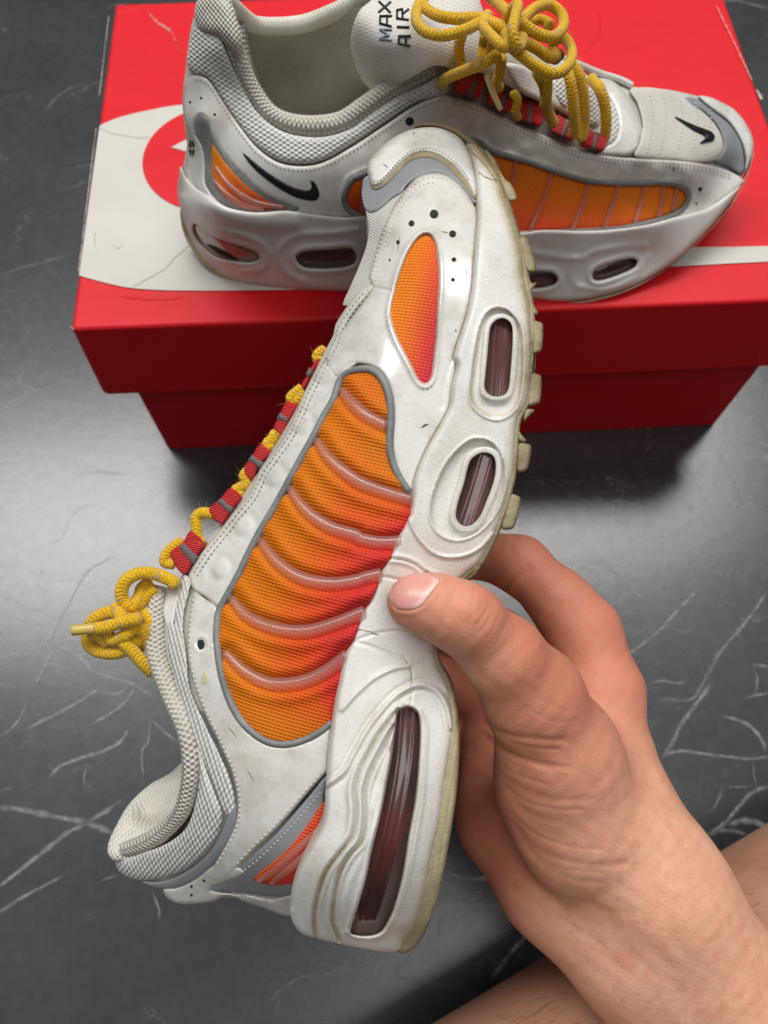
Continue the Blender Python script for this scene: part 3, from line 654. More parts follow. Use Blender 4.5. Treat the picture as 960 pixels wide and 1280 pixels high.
for k, dn in (('w1', 3.6), ('w2', 3.6), ('air', 4.0)):
    p0 = pol[k]; c0 = p0.mean(0); dirs = (p0-c0)/np.linalg.norm(p0-c0, axis=1)[:, None]
    ax1 = dirs  # slightly larger than the opening so no gap shows
    big = p0+dirs*1.6
    lo, hi = p0.min(0), p0.max(0)
    cen = {'w1': C_(S('R3', [(714, 880), (700, 1100), (686, 1300)])), 'w2': C_(S('R4', [(680, 400), (628, 580), (565, 770)])), 'air': C_(S('R7', [(582, 150), (578, 215), (562, 420), (525, 640), (475, 860), (415, 1060), (380, 1180)]))}[k]
    hw = {'w1': 14, 'w2': 15, 'air': 17}[k]
    patch('air_window', [tuple(x) for x in big[::2]], MS, MAT['air'], mid, off=0, er=0, step=2.2, back=1.5,
          relief=lambda q, d, c=cen, dn=dn, hw=hw: -dn-.2+2.2*np.sqrt(np.maximum(0, 1-(dist(q, c)/(hw*1.15))**2))+.5*np.exp(-((dist(q, c)-hw*.55)/2.5)**2))
# --- outsole rim and its lugs
outR = S('R3', [(338, 98), (380, 76), (450, 81), (520, 108), (580, 148), (640, 200), (685, 245), (712, 310), (745, 410), (785, 540), (818, 660), (832, 760), (848, 860), (856, 950), (858, 1060), (850, 1160)]) + \
       S('R4', [(858, 0), (852, 120), (840, 235), (806, 305), (797, 380), (790, 500), (768, 600), (738, 700), (705, 785), (655, 878), (585, 945), (520, 1020), (492, 1090), (478, 1180)]) + \
       S('R7', [(705, 10), (748, 90), (772, 200), (782, 330), (777, 480), (762, 620), (738, 760), (712, 900), (682, 1010), (642, 1110), (602, 1168), (550, 1190)])
inR = S('R7', [(520, 1160), (600, 1010), (640, 880), (665, 770), (690, 670), (705, 550), (725, 430), (740, 340), (745, 240), (725, 125), (680, 25)]) + \
      S('R4', [(450, 1180), (470, 1080), (510, 1000), (560, 930), (630, 865), (680, 775), (712, 695), (742, 595), (765, 500), (772, 380), (782, 298), (820, 225), (832, 120), (836, 0)]) + \
      S('R3', [(822, 1160), (832, 1060), (826, 950), (822, 860), (800, 760), (790, 660), (760, 540), (720, 420), (680, 312), (630, 235), (570, 175), (510, 128), (440, 100), (380, 95)])
MSo = lambda q: MS(q)+0.0012
outs = patch('outsole', outR+inR, MSo, MAT['outsole'], held, off=2.0, er=4, step=2.6, mirror=mir(), axis=AXN,
             relief=lambda q, d: .25*np.sin(q[:, 0]*.9+q[:, 1]*.7)*np.sin(q[:, 1]*.55), dirtf=lambda q, d: .5*np.exp(-(d/3)**2)+.9*sstep(-q[:, 1], -330, -170)+.25*sstep(-q[:, 1], -760, -300))
lugs = [('R3', [(690, 268), (722, 318), (752, 345), (776, 405), (765, 415), (738, 412), (705, 330)]), ('R3', [(785, 568), (818, 575), (840, 625), (858, 690), (852, 720), (818, 715), (795, 640)]),
        ('R3', [(822, 740), (840, 768), (860, 765), (850, 785), (838, 800), (848, 860), (866, 898), (845, 905), (826, 850)]), ('R3', [(840, 930), (872, 934), (886, 945), (884, 1040), (876, 1062), (846, 1068), (842, 1000)]),
        ('R3', [(842, 1158), (872, 1160), (881, 1175), (877, 1262), (868, 1285), (838, 1285), (836, 1220)]), ('R4', [(846, 118), (878, 124), (887, 138), (874, 225), (862, 243), (832, 246), (834, 180)]),
        ('R4', [(822, 262), (858, 265), (836, 290), (815, 310)]), ('R4', [(793, 345), (806, 362), (826, 388), (815, 396), (795, 385)]), ('R4', [(797, 396), (838, 402), (846, 415), (834, 490), (822, 508), (790, 512), (788, 450)]),
        ('R4', [(765, 602), (796, 610), (802, 622), (790, 690), (770, 738), (728, 738), (735, 690)]), ('R4', [(632, 878), (645, 890), (620, 930), (592, 948), (575, 944), (600, 920)]), ('R3', [(640, 195), (672, 225), (690, 258), (680, 275), (655, 240)])]
for k, pts in lugs:
    patch('lug', S(k, pts), lambda q: MS(q)+0.0005, MAT['outsole'], outs, off=1.3, er=3, step=3, back=14, dirtf=lambda q, d: .3+.4*np.exp(-(d/2.5)**2))

# --- upper panels
upp = lambda mm: (lambda q: UP(q)-mm*0.001)
mesh_toe = S('R3', [(128, 440), (180, 450), (290, 370), (300, 400), (240, 520), (190, 650), (160, 790), (60, 860), (30, 860), (60, 785), (100, 692), (132, 600), (140, 520)])
patch('toe_mesh', mesh_toe, UP, MAT['finemesh'], held, off=.3, er=8, step=4)
greyt = S('R3', [(112, 350), (122, 315), (160, 300), (230, 260), (300, 200), (400, 175), (480, 215), (540, 270), (592, 360), (603, 425), (590, 425), (575, 405), (545, 365), (510, 330), (470, 305), (420, 296), (375, 306), (335, 324), (302, 352), (283, 379), (240, 406), (205, 438), (170, 463), (142, 467), (122, 447), (110, 395)])
gt = patch('toe_reflector', greyt, UP, MAT['reflect'], held, off=.9, er=3, step=3)
stitches('stitching', S('R3', [(116, 370), (120, 420), (135, 448), (165, 448), (200, 425), (240, 393), (275, 375)]), upp(.75), MAT['stitch'], gt, ln=2.6, gap=1.8, r=.16)
cap_out = S('R3', [(132, 270), (145, 238), (200, 180), (270, 130), (340, 105), (420, 100), (480, 115), (530, 145), (562, 190), (585, 250), (598, 310), (604, 375), (598, 400), (585, 385), (560, 340), (530, 297), (490, 257), (440, 225), (395, 211), (350, 213), (310, 232), (270, 267), (230, 311), (195, 345), (165, 357), (148, 345), (138, 312)])
felt_out = S('R3', [(140, 300), (200, 200), (340, 115), (480, 125), (560, 195), (598, 310), (606, 392), (600, 412), (585, 405), (555, 362), (520, 318), (480, 277), (435, 246), (395, 234), (352, 236), (315, 252), (275, 290), (235, 332), (198, 362), (165, 372), (145, 355)])
patch('toe_cap_edge', felt_out, UP, MAT['felt'], held, off=1.7, er=4, step=4)
cap = patch('toe_cap', cap_out, UP, MAT['toecap'], held, off=3.2, er=9, step=3, dirtf=lambda q, d: .5*np.exp(-(d/4)**2))
stitches('stitching', S('R3', [(155, 330), (190, 325), (225, 292), (268, 245), (310, 210), (350, 192), (398, 190), (445, 204), (495, 236), (540, 280), (570, 325)]), upp(2.9), MAT['stitch_gap'], cap, ln=2.6, gap=1.6, r=.18)

vamp_out = S('R3', [(340, 318), (378, 300), (420, 293), (468, 301), (510, 325), (550, 368), (582, 415), (606, 470), (601, 560), (591, 680), (581, 800), (561, 900), (536, 980), (505, 1080)]) + \
       S('R4', [(548, 90), (528, 170), (518, 250), (483, 320), (443, 390), (413, 450), (388, 510), (374, 560), (368, 605), (352, 596), (320, 545), (298, 480), (288, 400), (294, 300), (288, 215), (262, 140), (222, 98), (165, 80), (120, 85), (60, 130), (20, 60), (60, -40), (100, -75)]) + \
       S('R3', [(150, 785), (140, 740), (165, 650), (200, 540), (245, 440), (292, 372)])
tear = S('R3', [(395, 558), (420, 585), (434, 650), (440, 760), (433, 880), (427, 1000), (417, 1100), (407, 1172), (386, 1198), (360, 1188), (330, 1132), (293, 1060), (263, 1000), (243, 940), (235, 890), (248, 820), (272, 730), (302, 650), (338, 590), (368, 562)])
tearp = C_(tear, True)
perf = [(420, 473, 20), (323, 513, 14), (265, 594, 9), (229, 671, 5), (500, 558, 16), (505, 668, 10), (501, 754, 8)]
perfp = [(*S('R3', [(x, y)])[0], r/3.43) for x, y, r in perf]
def vamp_rel(q, d):
    s = sdist(q, tearp); h = .8*np.exp(-((s+4)/3.2)**2)-1.5*sstep(s, -1.5, 1.0)
    for x, y, r in perfp: h -= 1.1*sstep(-np.hypot(q[:, 0]-x, q[:, 1]-y), -r*1.1, -r*.78)
    h -= .5*np.exp(-(dist(q, C_(S('R3', [(560, 1000), (505, 1080), (470, 1180), (455, 1300)])))/2)**2)
    h -= .6*np.exp(-(dist(q, C_(S('R3', [(130, 780), (180, 790), (235, 800)])))/1.6)**2)
    return h
vamp = patch('vamp_panel', vamp_out, UP, MAT['patent'], held, off=1.3, er=4, step=2.2, relief=vamp_rel, extra=[spline(tear, 1.8, True)]+[np.stack([x+r*f*np.cos(np.linspace(0, 6.28, 15)[:-1]), y+r*f*np.sin(np.linspace(0, 6.28, 15)[:-1])], 1) for x, y, r in perfp for f in (.95,)], dirtf=lambda q, d: .12*sstep(-q[:, 1], -420, -240)+.65*np.exp(-(d/3.2)**2)+.4*np.exp(-((sdist(q, tearp)+2)/2.5)**2))
def lerpc(t, stops):
    ts = [s[0] for s in stops]; return np.stack([np.interp(t, ts, [s[1][i] for s in stops]) for i in range(3)], 1)
DYE = [(0, (.84, .25, .012)), (.35, (.82, .20, .012)), (.62, (.76, .11, .022)), (.82, (.70, .055, .038)), (1, (.60, .034, .052))]
def tear_col(q, d):
    t = (q[:, 0]-(493+(420-q[:, 1])*.12))/55*.8+(q[:, 1]-290)/190*.3; return lerpc(np.clip(t, 0, 1), DYE)
patch('mesh_window', [tuple(x) for x in tearp[::3]], UP, MAT['fabric'], vamp, off=.6, er=10, step=4, colf=tear_col, back=1.5)
for x, y, r in perfp:
    an = np.linspace(0, 2*math.pi, 13)[:-1]
    patch('perforation', [(x+r*.95*math.cos(a), y+r*.95*math.sin(a)) for a in an], UP, MAT['hole'], vamp, off=.6, er=0, step=3, back=.5)
stitches('stitching', S('R3', [(150, 760), (172, 650), (208, 545), (255, 445), (300, 380), (345, 338), (385, 320), (420, 314), (465, 322), (500, 342), (540, 385), (575, 425)]), upp(1.2), MAT['stitch'], vamp)
stitches('stitching', S('R3', [(168, 768), (190, 660), (225, 558), (270, 462), (315, 398), (355, 358), (390, 342), (425, 336)]), upp(1.2), MAT['stitch'], vamp)
stitches('stitching', S('R3', [(352, 560), (318, 600), (282, 668), (252, 745), (228, 830), (214, 890), (222, 950), (250, 1020), (290, 1090), (325, 1150), (352, 1205), (388, 1222), (420, 1195), (435, 1110), (446, 1000), (452, 880), (458, 760), (452, 660), (440, 590), (415, 552)]), upp(1.5), MAT['stitch_gap'], vamp, ln=3.4, gap=2.6)

# big ribbed mesh window with grey piping
pip = S('R6', [(785, 488), (745, 520), (700, 543), (640, 560), (580, 555), (530, 527), (482, 478), (442, 402), (417, 312), (405, 220), (407, 135)]) + S('R5', [(519, 862), (545, 815), (575, 760), (596, 715), (634, 640), (684, 556), (744, 446), (794, 356), (830, 286), (856, 242)]) + \
      S('R4', [(86, 138), (120, 114), (160, 102), (210, 106), (250, 142), (276, 210), (283, 300), (278, 400), (290, 470), (322, 540), (362, 598)])
pipc = C_(pip)
seamr = S('R4', [(375, 610), (362, 690), (328, 756), (298, 826), (258, 896), (223, 984), (183, 1064), (153, 1134), (128, 1200)]) + S('R7', [(330, 0), (308, 100), (293, 170), (280, 250), (273, 262)])
win_out = pip + seamr
win_left = C_(pip); win_right = C_(seamr)
def win_col(q, d):
    dl = dist(q, win_left); dr = dist(q, win_right); t = dl/(dl+dr+1e-6)
    t = .10+t*1.02+.10*np.exp(-(dl/14)**2)+.22*np.exp(-((q[:, 1]-480)/50)**2)
    return lerpc(np.clip(t, 0, 1), [(0, (.70, .215, .006)), (.42, (.69, .170, .006)), (.65, (.70, .105, .009)), (.84, (.67, .050, .018)), (1, (.62, .030, .026))])
ribs = [S('R4', [(85, 185), (130, 240), (180, 285), (225, 312), (262, 330)]),
        S('R5', [(806, 362), (840, 412), (892, 460), (940, 492)]) + S('R4', [(230, 585), (290, 605), (352, 622)]),
        S('R5', [(724, 505), (775, 572), (845, 622), (930, 650)]) + S('R4', [(160, 780), (240, 795), (310, 792)]),
        S('R5', [(634, 660), (690, 728), (760, 775), (850, 792), (930, 782)]) + S('R4', [(180, 936), (240, 922)]),
        S('R5', [(546, 832), (600, 890), (680, 925), (770, 935), (860, 912), (938, 880)]),
        S('R6', [(432, 255), (500, 320), (580, 358), (680, 355), (760, 322), (836, 265)])]
ribc = []
for r in ribs:
    r = [np.array(x) for x in r]; e_ = r[-1]-r[-2]; r[-1] = r[-1]+e_/np.linalg.norm(e_)*5; ribc.append(spline(r, 2))
def win_rel(q, d):
    h = 1.0*rnd(d/26)
    for c in ribc: 
        dd = dist(q, c); h += -1.9*np.exp(-(dd/8.5)**2)+.9*np.exp(-((dd-18)/8)**2)
    return h
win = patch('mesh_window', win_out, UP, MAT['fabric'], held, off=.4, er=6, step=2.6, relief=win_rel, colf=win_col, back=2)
for c in ribc:
    b = UP(c); L = np.linspace(-1, 1, len(c)); X = P(c[:, 0], c[:, 1], b-0.0005)
    tube('rib', X[::3], [.0013, .0019, .0022, .0023, .0022, .0020], MAT['rib'], win, sides=12, step=.0012)
b = UP(pipc); tube('piping', P(pipc[:, 0], pipc[:, 1], b-0.0009)[::3], [.0009, .0012, .0013, .0013, .0013, .0012], MAT['piping'], win, sides=10, step=.0012)

# eyestay strip with its moulded dimples
eye_out = S('R3', [(165, 775), (110, 790), (60, 850), (0, 940)]) + S('H3', [(945, -5), (915, 55), (866, 150), (812, 260), (765, 362), (706, 490), (648, 572), (576, 672), (525, 785), (436, 893), (384, 965), (294, 1074), (224, 1190)]) + \
      S('L2', [(668, 262), (690, 312), (745, 345), (812, 395), (838, 360), (880, 300)]) + S('R5', [(596, 728), (640, 645), (690, 560), (750, 450), (800, 358), (838, 286), (862, 244)]) + S('R4', [(88, 132), (122, 100), (160, 60), (100, -60)])
dim = S('H3', [(905, 190), (790, 440), (650, 700), (500, 950), (380, 1160)])
def eye_rel(q, d):
    h = .35*np.sin(q[:, 1]*.12)*0
    for x, y in dim: 
        r = np.hypot((q[:, 0]-x), (q[:, 1]-y)); h += .4*np.exp(-(r/11)**4)-.45*np.exp(-((r-15)/5)**2)
    return h
eye = patch('eyestay_panel', eye_out, UP, MAT['patent'], held, off=1.2, er=4, step=2.6, relief=eye_rel, dirtf=lambda q, d: .5*np.exp(-(d/3)**2))
el = np.array(S('R3', [(118, 800), (66, 860), (6, 950)]) + S('H3', [(950, 10), (925, 60), (876, 155), (822, 265), (775, 370), (716, 497), (658, 580), (586, 680), (535, 792), (446, 900), (394, 972), (304, 1082), (236, 1190)]))
stitches('stitching', el+np.array([2.2, 1.2]), upp(1.15), MAT['stitch_gap'], eye, ln=4.2, gap=2.0, r=.3); stitches('stitching', el+np.array([7.0, 4.0]), upp(1.2), MAT['stitch_gap'], eye, ln=4.2, gap=2.0, r=.3)

# quarter panel
q_out = S('L2', [(690, 318), (745, 352), (806, 398), (800, 470), (790, 560)]) + S('R6', [(398, 235), (408, 315), (434, 405), (474, 482), (524, 533), (578, 562), (640, 568), (704, 550), (752, 524), (782, 500)]) + S('R7', [(268, 300), (258, 400), (252, 470)]) + \
      S('R6', [(768, 655), (700, 730), (640, 800), (585, 860), (530, 912), (470, 975), (420, 1020), (370, 1010), (395, 960), (440, 880), (466, 815), (470, 740), (450, 650), (410, 560), (358, 450), (318, 335), (304, 240), (306, 165), (318, 90)])
hole = S('R6', [(350, 228)])[0]
stain = S('L2', [(745, 750)])[0]
def q_rel(q, d):
    h = -1.0*sstep(-np.hypot((q[:, 0]-hole[0])*1.3, q[:, 1]-hole[1]), -8.5, -6.5) + .25*np.exp(-((np.hypot((q[:, 0]-hole[0])*1.3, q[:, 1]-hole[1])-10)/3)**2); return h
def q_dirt(q, d): return .5*np.exp(-(d/3)**2)+.12*np.exp(-(((q[:, 0]-300)/40)**2+((q[:, 1]-905)/30)**2))
qp = patch('quarter_panel', q_out, UP, MAT['patent'], held, off=1.3, er=4, step=2.6, relief=q_rel, dirtf=q_dirt, back=6)
an = np.linspace(0, 2*math.pi, 15)[:-1]
patch('eyelet_hole', [(hole[0]+5.2*math.cos(a), hole[1]+7*math.sin(a)) for a in an], UP, MAT['hole'], qp, off=.55, er=0, step=3, back=.3)
MAT['stain'] = simple('glue_stain', (.62, .60, .36), .4)
patch('glue_stain', [(stain[0]+8.5*math.cos(a)*(1+.2*math.sin(3*a)), stain[1]+14*math.sin(a)*(1+.12*math.cos(2*a))) for a in an], UP, MAT['stain'], qp, off=1.42, er=6, step=3, back=-.2)
stitches('stitching', S('R6', [(325, 70), (312, 170), (312, 245), (326, 335), (366, 448), (418, 556), (458, 648), (478, 740), (474, 818), (448, 884), (402, 962)]), upp(1.25), MAT['stitch'], qp, ln=4, gap=2.4, r=.27)
stitches('stitching', S('R6', [(762, 648), (694, 722), (634, 790), (579, 850), (524, 902), (464, 966)]), upp(1.2), MAT['stitch'], qp, ln=4, gap=3, r=.3)
# heel reflector frame and small ribbed window
hr_out = S('R6', [(768, 665), (764, 700), (758, 750), (762, 800), (720, 880), (690, 960), (660, 1040), (652, 1062), (590, 1070), (500, 1058), (390, 1050), (430, 1015), (480, 975), (530, 925), (590, 870), (645, 810), (705, 740)])
hr = patch('heel_reflector', hr_out, UP, MAT['reflect'], held, off=.9, er=3, step=3, back=6)
stitches('stitching', S('R6', [(755, 715), (700, 778), (645, 842), (590, 898), (535, 950), (490, 985)]), upp(.9), MAT['stitch'], hr, ln=2.6, gap=3.4, r=.22)
hw_out = S('R6', [(757, 752), (764, 800), (735, 880), (700, 950), (668, 1020), (640, 1032), (575, 1034), (520, 1010), (600, 940), (660, 880), (705, 820)])
def hw_col(q, d): return lerpc(np.clip((q[:, 1]-1000)/110*.35+.45+(q[:, 0]-350)/60*.25, 0, 1), DYE)
hwn = patch('mesh_window', hw_out, UP, MAT['fabric'], hr, off=1.5, er=8, step=3, colf=hw_col, back=1)
for pts in ([(735, 850), (660, 920), (590, 985), (540, 1015)], [(718, 905), (660, 960), (610, 1000), (585, 1022)]):
    c = spline(S('R6', pts), 3); tube('rib', P(c[:, 0], c[:, 1], UP(c)-.0022), [.0008, .0013, .0012, .0008], MAT['rib'], hr, sides=8)
edge_out = S('R6', [(400, 1048), (500, 1056), (590, 1070), (650, 1064), (655, 1050), (655, 1125), (640, 1135), (580, 1115), (520, 1092), (470, 1075), (430, 1066)])
heelw = S('R6', [(400, 962), (440, 960), (500, 985), (480, 1002), (430, 1022), (385, 1046), (440, 1058), (520, 1066), (590, 1078), (655, 1066), (652, 1130), (630, 1134), (560, 1108), (500, 1088), (440, 1066), (390, 1085), (330, 1094), (270, 1092), (235, 1072), (225, 1045), (270, 1040), (330, 1010), (370, 980)])
hp = patch('heel_panel', heelw, UP, MAT['patent'], held, off=1.2, er=4, step=3, dirtf=lambda q, d: .3*np.exp(-(d/4)**2), back=10)
for x, y in ((360, 1016), (318, 1035), (318, 1064)):
    x, y = S('R6', [(x, y)])[0]; patch('perforation', [(x+1.7*math.cos(a), y+1.7*math.sin(a)) for a in an], UP, MAT['hole'], hp, off=1.35, er=0, step=3, back=.3)
stitches('stitching', S('R6', [(450, 1052), (520, 1075), (580, 1092), (645, 1112)]), upp(1.2), MAT['stitch_gap'], hp, ln=3, gap=2)
# collar: outer knit, rolled edge, lining
kn_out = S('R6', [(335, 560), (355, 610), (372, 660), (395, 720), (420, 790), (412, 850), (380, 905), (330, 955), (255, 998), (150, 1014), (85, 992), (66, 950), (130, 930), (230, 895), (300, 840), (335, 740), (345, 640)])
patch('collar_knit', kn_out, UP, MAT['mesh'], held, off=2.0, er=14, step=3, back=8)
gs_out = S('R6', [(152, 1018), (200, 1020), (262, 1006), (335, 962), (388, 910), (420, 850), (440, 800), (466, 760), (465, 830), (430, 910), (370, 985), (310, 1028), (240, 1045), (180, 1036)])
patch('collar_trim', gs_out, UP, MAT['reflect'], held, off=1.0, er=4, step=3, back=8)
st_out = S('L2', [(640, 232), (672, 262), (664, 320), (640, 420), (636, 520), (652, 640), (668, 800)]) + S('R6', [(352, 470), (400, 570), (440, 660), (462, 745), (455, 800), (430, 790), (400, 715), (365, 630), (320, 530), (280, 420), (255, 320), (240, 230), (245, 150)]) + S('L2', [(590, 480), (598, 400), (620, 310)])
patch('collar_strip', st_out, UP, MAT['mesh'], held, off=.9, er=5, step=3, back=7)
tg_out = S('L2', [(480, 320), (500, 295), (540, 292), (550, 330), (525, 370), (530, 440), (560, 490), (580, 560), (600, 660), (640, 770), (660, 830), (540, 830), (510, 790), (480, 700), (462, 600), (455, 500), (460, 400)])
white_t = S('L2', [(540, 300), (600, 290), (640, 235), (625, 310), (600, 400), (585, 480), (560, 495), (535, 430), (520, 375)])
patch('tongue_tab', white_t, lambda q: UP(q)+.001, MAT['patent'], held, off=.8, er=4, step=3, back=6)
roll = S('L2', [(505, 300)]) + S('R6', [(205, 60), (196, 150), (205, 270), (252, 400), (300, 510), (318, 610), (312, 700), (285, 785), (225, 850), (150, 895), (62, 918)])
rc = spline(roll, 3); rw = np.interp(np.linspace(0, 1, len(rc)), [0, .12, .35, .55, .75, .88, 1], [9, 13, 12.5, 12, 10.5, 11, 8])
RB = TPS([(190, 735, -30), (193, 790, -27), (205, 860, -22), (228, 930, -17), (240, 990, -18), (215, 1040, -27), (170, 1062, -36), (140, 1068, -42), (280, 1000, -10), (150, 800, -35)])
bd = base_h(rc)-RB(rc)*.001
def roll_mesh():
    Pc = P(rc[:, 0], rc[:, 1], bd); return tube('collar_roll', Pc[::3], list(rw[::3]*bd[::3]/FPX), MAT['knit'], held, sides=18, step=.0015)
roll_mesh()
lin_out = S('R6', [(300, 612), (250, 655), (180, 695), (115, 755), (68, 830), (42, 888), (40, 925), (65, 950), (170, 930), (260, 860), (305, 780), (322, 700), (325, 630)])
LN = lambda q: base_h(q)-TPSL(q)*.001
TPSL = TPS([(137, 1058, -40), (140, 1035, -46), (160, 1000, -54), (190, 975, -60), (228, 955, -66), (240, 990, -52), (215, 1000, -58), (200, 1030, -47), (170, 1050, -43), (230, 1040, -44), (150, 1075, -38), (180, 1015, -57), (170, 1030, -45)])
patch('collar_lining', lin_out, LN, MAT['lining'], held, off=4, er=34, step=3.5, back=9,
      relief=lambda q, d: -1.6*np.exp(-(dist(q, C_(S('R6', [(95, 855), (160, 805), (230, 790), (290, 740)])))/9)**2))
far_out = S('R6', [(295, 630), (200, 690), (110, 760), (60, 850), (45, 900), (90, 970), (200, 1010), (330, 1060), (520, 1080), (640, 1120), (660, 1000), (700, 600), (500, 560), (400, 560)])
patch('heel_counter', far_out, lambda q: base_h(q)+.066, MAT['finemesh'], held, off=2, er=20, step=6, back=10)
# --- lace loops and lace
LH = lambda q: base_h(q)+.026
loops = [([(872, 105), (836, 155), (808, 205), (783, 252), (800, 266), (826, 222), (850, 172), (888, 122)], [(826, 162), (842, 180), (826, 205), (812, 192)]),
         ([(718, 326), (768, 350), (740, 400), (715, 445), (692, 498), (648, 464), (662, 425), (682, 382)], [(684, 388), (716, 408), (708, 432), (672, 412)]),
         ([(580, 543), (636, 580), (600, 622), (570, 665), (537, 720), (498, 684), (512, 640), (545, 590)], [(546, 602), (592, 634), (574, 660), (530, 622)]),
         ([(437, 758), (492, 805), (458, 850), (432, 892), (386, 942), (322, 876), (345, 845), (385, 808)], [(392, 818), (440, 858), (424, 884), (374, 838)]),
         ([(237, 973), (308, 1045), (280, 1082), (262, 1115), (200, 1194), (128, 1090), (155, 1058), (195, 1028)], [(206, 1046), (262, 1102), (240, 1134), (184, 1068)])]
def web_phase(a, b, pitch):
    a = np.array(a); b = np.array(b); t = (b-a)/np.linalg.norm(b-a); return lambda q, d: ((q-a)@t)*2*math.pi/pitch
for pts, stp in loops:
    px = S('H3', pts); ln = patch('lace_loop', px, LH, MAT['web'], held, off=1.6, er=5, step=3, back=3, dirtf=web_phase(px[0], px[4], 2.7))
    sc_ = np.array(S('H3', stp)); cm = sc_.mean(0); sc_ = [tuple(cm+(x-cm)*1.38) for x in sc_]
    patch('stripe', sc_, LH, MAT['webgrey'], ln, off=2.0, er=1, step=3, back=-.5, straight=True)
LAC = []
def lace_px(k, pts, r=5.4, dd=0.026, wig=0.0, lst=None, dep=None):
    px = np.array(S(k, pts)); b = base_h(px)+dd if dep is None else dep(px)
    if hasattr(wig, '__len__'): b = b+np.array(wig)*.001
    X = P(px[:, 0], px[:, 1], b); rr = r*float(b.mean())/FPX
    tube('', X, rr, None, None, sides=12, step=.0009, join=lst)
for k, pts, wg in (('H3', [(905, 70), (880, 85), (866, 105), (880, 130)], 0), ('H3', [(790, 262), (760, 285), (735, 310), (745, 330), (775, 310), (790, 280)], 0), ('H3', [(690, 480), (655, 492), (640, 520), (615, 540), (635, 565)], 0),
                   ('H3', [(545, 690), (515, 705), (510, 740), (480, 760), (455, 775), (490, 800)], 0), ('H3', [(345, 890), (290, 885), (262, 905), (262, 950), (268, 1010), (290, 1040)], 0), ('H3', [(190, 1030), (155, 1050), (115, 1090), (105, 1130), (150, 1140)], 0),
                   ('H3', [(520, 720), (500, 700), (530, 670)], 0)):
    lace_px(k, pts, 7.2, .027, wg, LAC)
# the bow knot
for pts, wg in (([(604, 285), (560, 255), (500, 232), (430, 225), (365, 250), (330, 300), (335, 360), (375, 395), (415, 350), (432, 300), (470, 275)], (0, 0, 0, -1, -2, -2, -1, 0, 2, 3, 3)),
                ([(500, 300), (450, 345), (400, 400), (350, 440), (280, 420), (215, 440), (175, 480), (160, 530), (165, 580), (210, 615), (280, 625), (350, 610), (400, 580)], (3, 3, 2, 0, 0, 0, 1, 2, 2, 1, 0, 0, 2)),
                ([(300, 390), (320, 430), (360, 470), (420, 450)], (0, -2, -3, -2)),
                ([(420, 452), (370, 462), (310, 478), (250, 496), (200, 502)], (-4, -5, -5, -5, -5)),
                ([(310, 545), (345, 580), (390, 625), (430, 670), (485, 722)], (-2, -2, -1, 0, 2)),
                ([(250, 520), (280, 560), (340, 540), (390, 500), (440, 520), (470, 590)], (-1, -2, -3, -2, 0, 3)),
                ([(440, 420), (470, 470), (450, 540), (400, 560), (330, 570)], (3, 2, 2, 1, 0)),
                ([(180, 520), (230, 550), (260, 580)], (0, -1, 0)), ([(400, 620), (440, 560), (480, 560)], (5, 5, 5))):
    lace_px('L2', pts, 8.3, .024, wg, LAC)
lc = joined('lace', LAC, MAT['lace'], held); MAT['fuzz'] = simple('yellow_fuzz', (.80, .52, .03), .9); fuzz('lace_fuzz', LAC, 1500, MAT['fuzz'], lc)
ap = np.array(S('L2', [(215, 500), (150, 506), (84, 512)])); tube('aglet', P(ap[:, 0], ap[:, 1], base_h(ap)+.019), [.0019, .0018, .0018], MAT['aglet'], lc, sides=12)

MAT['scuff'] = simple('dark_scuff', (.10, .09, .08), .7)
for k, pts, w_ in (('R4', [(405, 335), (420, 325), (434, 320)], 1.3), ('R3', [(335, 118), (332, 132)], .8), ('R3', [(512, 965), (515, 978)], .8), ('R6', [(440, 500), (470, 540)], .5), ('R3', [(450, 545), (480, 552)], .5), ('R3', [(200, 255), (225, 275)], .5), ('R6', [(500, 640), (530, 690)], .4), ('R3', [(275, 560), (262, 640)], .4), ('R3', [(560, 700), (556, 760)], .4)):
    c = spline(S(k, pts), 1.5); tn = np.gradient(c, axis=0); tn /= np.linalg.norm(tn, axis=1)[:, None]; nn = np.stack([-tn[:, 1], tn[:, 0]], 1); ww = w_*np.sin(np.linspace(.25, 2.9, len(c)))[:, None]
    lay = cap if k == 'R3' and pts[0][1] < 300 else vamp
    patch('scuff_mark', [tuple(x) for x in np.concatenate([c+nn*ww, (c-nn*ww)[::-1]])], UP, MAT['scuff'], lay, off=3.3 if lay is cap else 1.38, er=0, step=3, back=-1.2 if lay is vamp else -3, straight=True)

for k, pts, w_ in (('R3', [(568, 175), (585, 205), (612, 232), (640, 262), (668, 300), (690, 326)], .55), ('R3', [(612, 292), (650, 318), (690, 326)], .7), ('R4', [(146, 1136), (165, 1142), (200, 1150), (240, 1165)], .5), ('R7', [(556, 1), (586, 52), (592, 130)], .35)):
    c = spline(S(k, pts), 1.5); c = c+RNG.normal(0, .25, c.shape); tn = np.gradient(c, axis=0); tn /= np.linalg.norm(tn, axis=1)[:, None]; nn = np.stack([-tn[:, 1], tn[:, 0]], 1); ww = w_*np.sin(np.linspace(.25, 2.9, len(c)))[:, None]
    patch('crack', [tuple(x) for x in np.concatenate([c+nn*ww, (c-nn*ww)[::-1]])], MS, MAT['felt'], mid, off=1.72, er=0, step=3, back=-1.3, straight=True)

# ================================================================== the sneaker standing on the box
def zd(u, v, z): return float(dz(u, v, LID+z))
class ZSheet:
    def __init__(s, pts, lam=.3): s.t = TPS([(u, v, zd(u, v, z)*1000) for u, v, z in pts], lam)
    def __call__(s, q): return s.t(np.asarray(q, float))*0.001
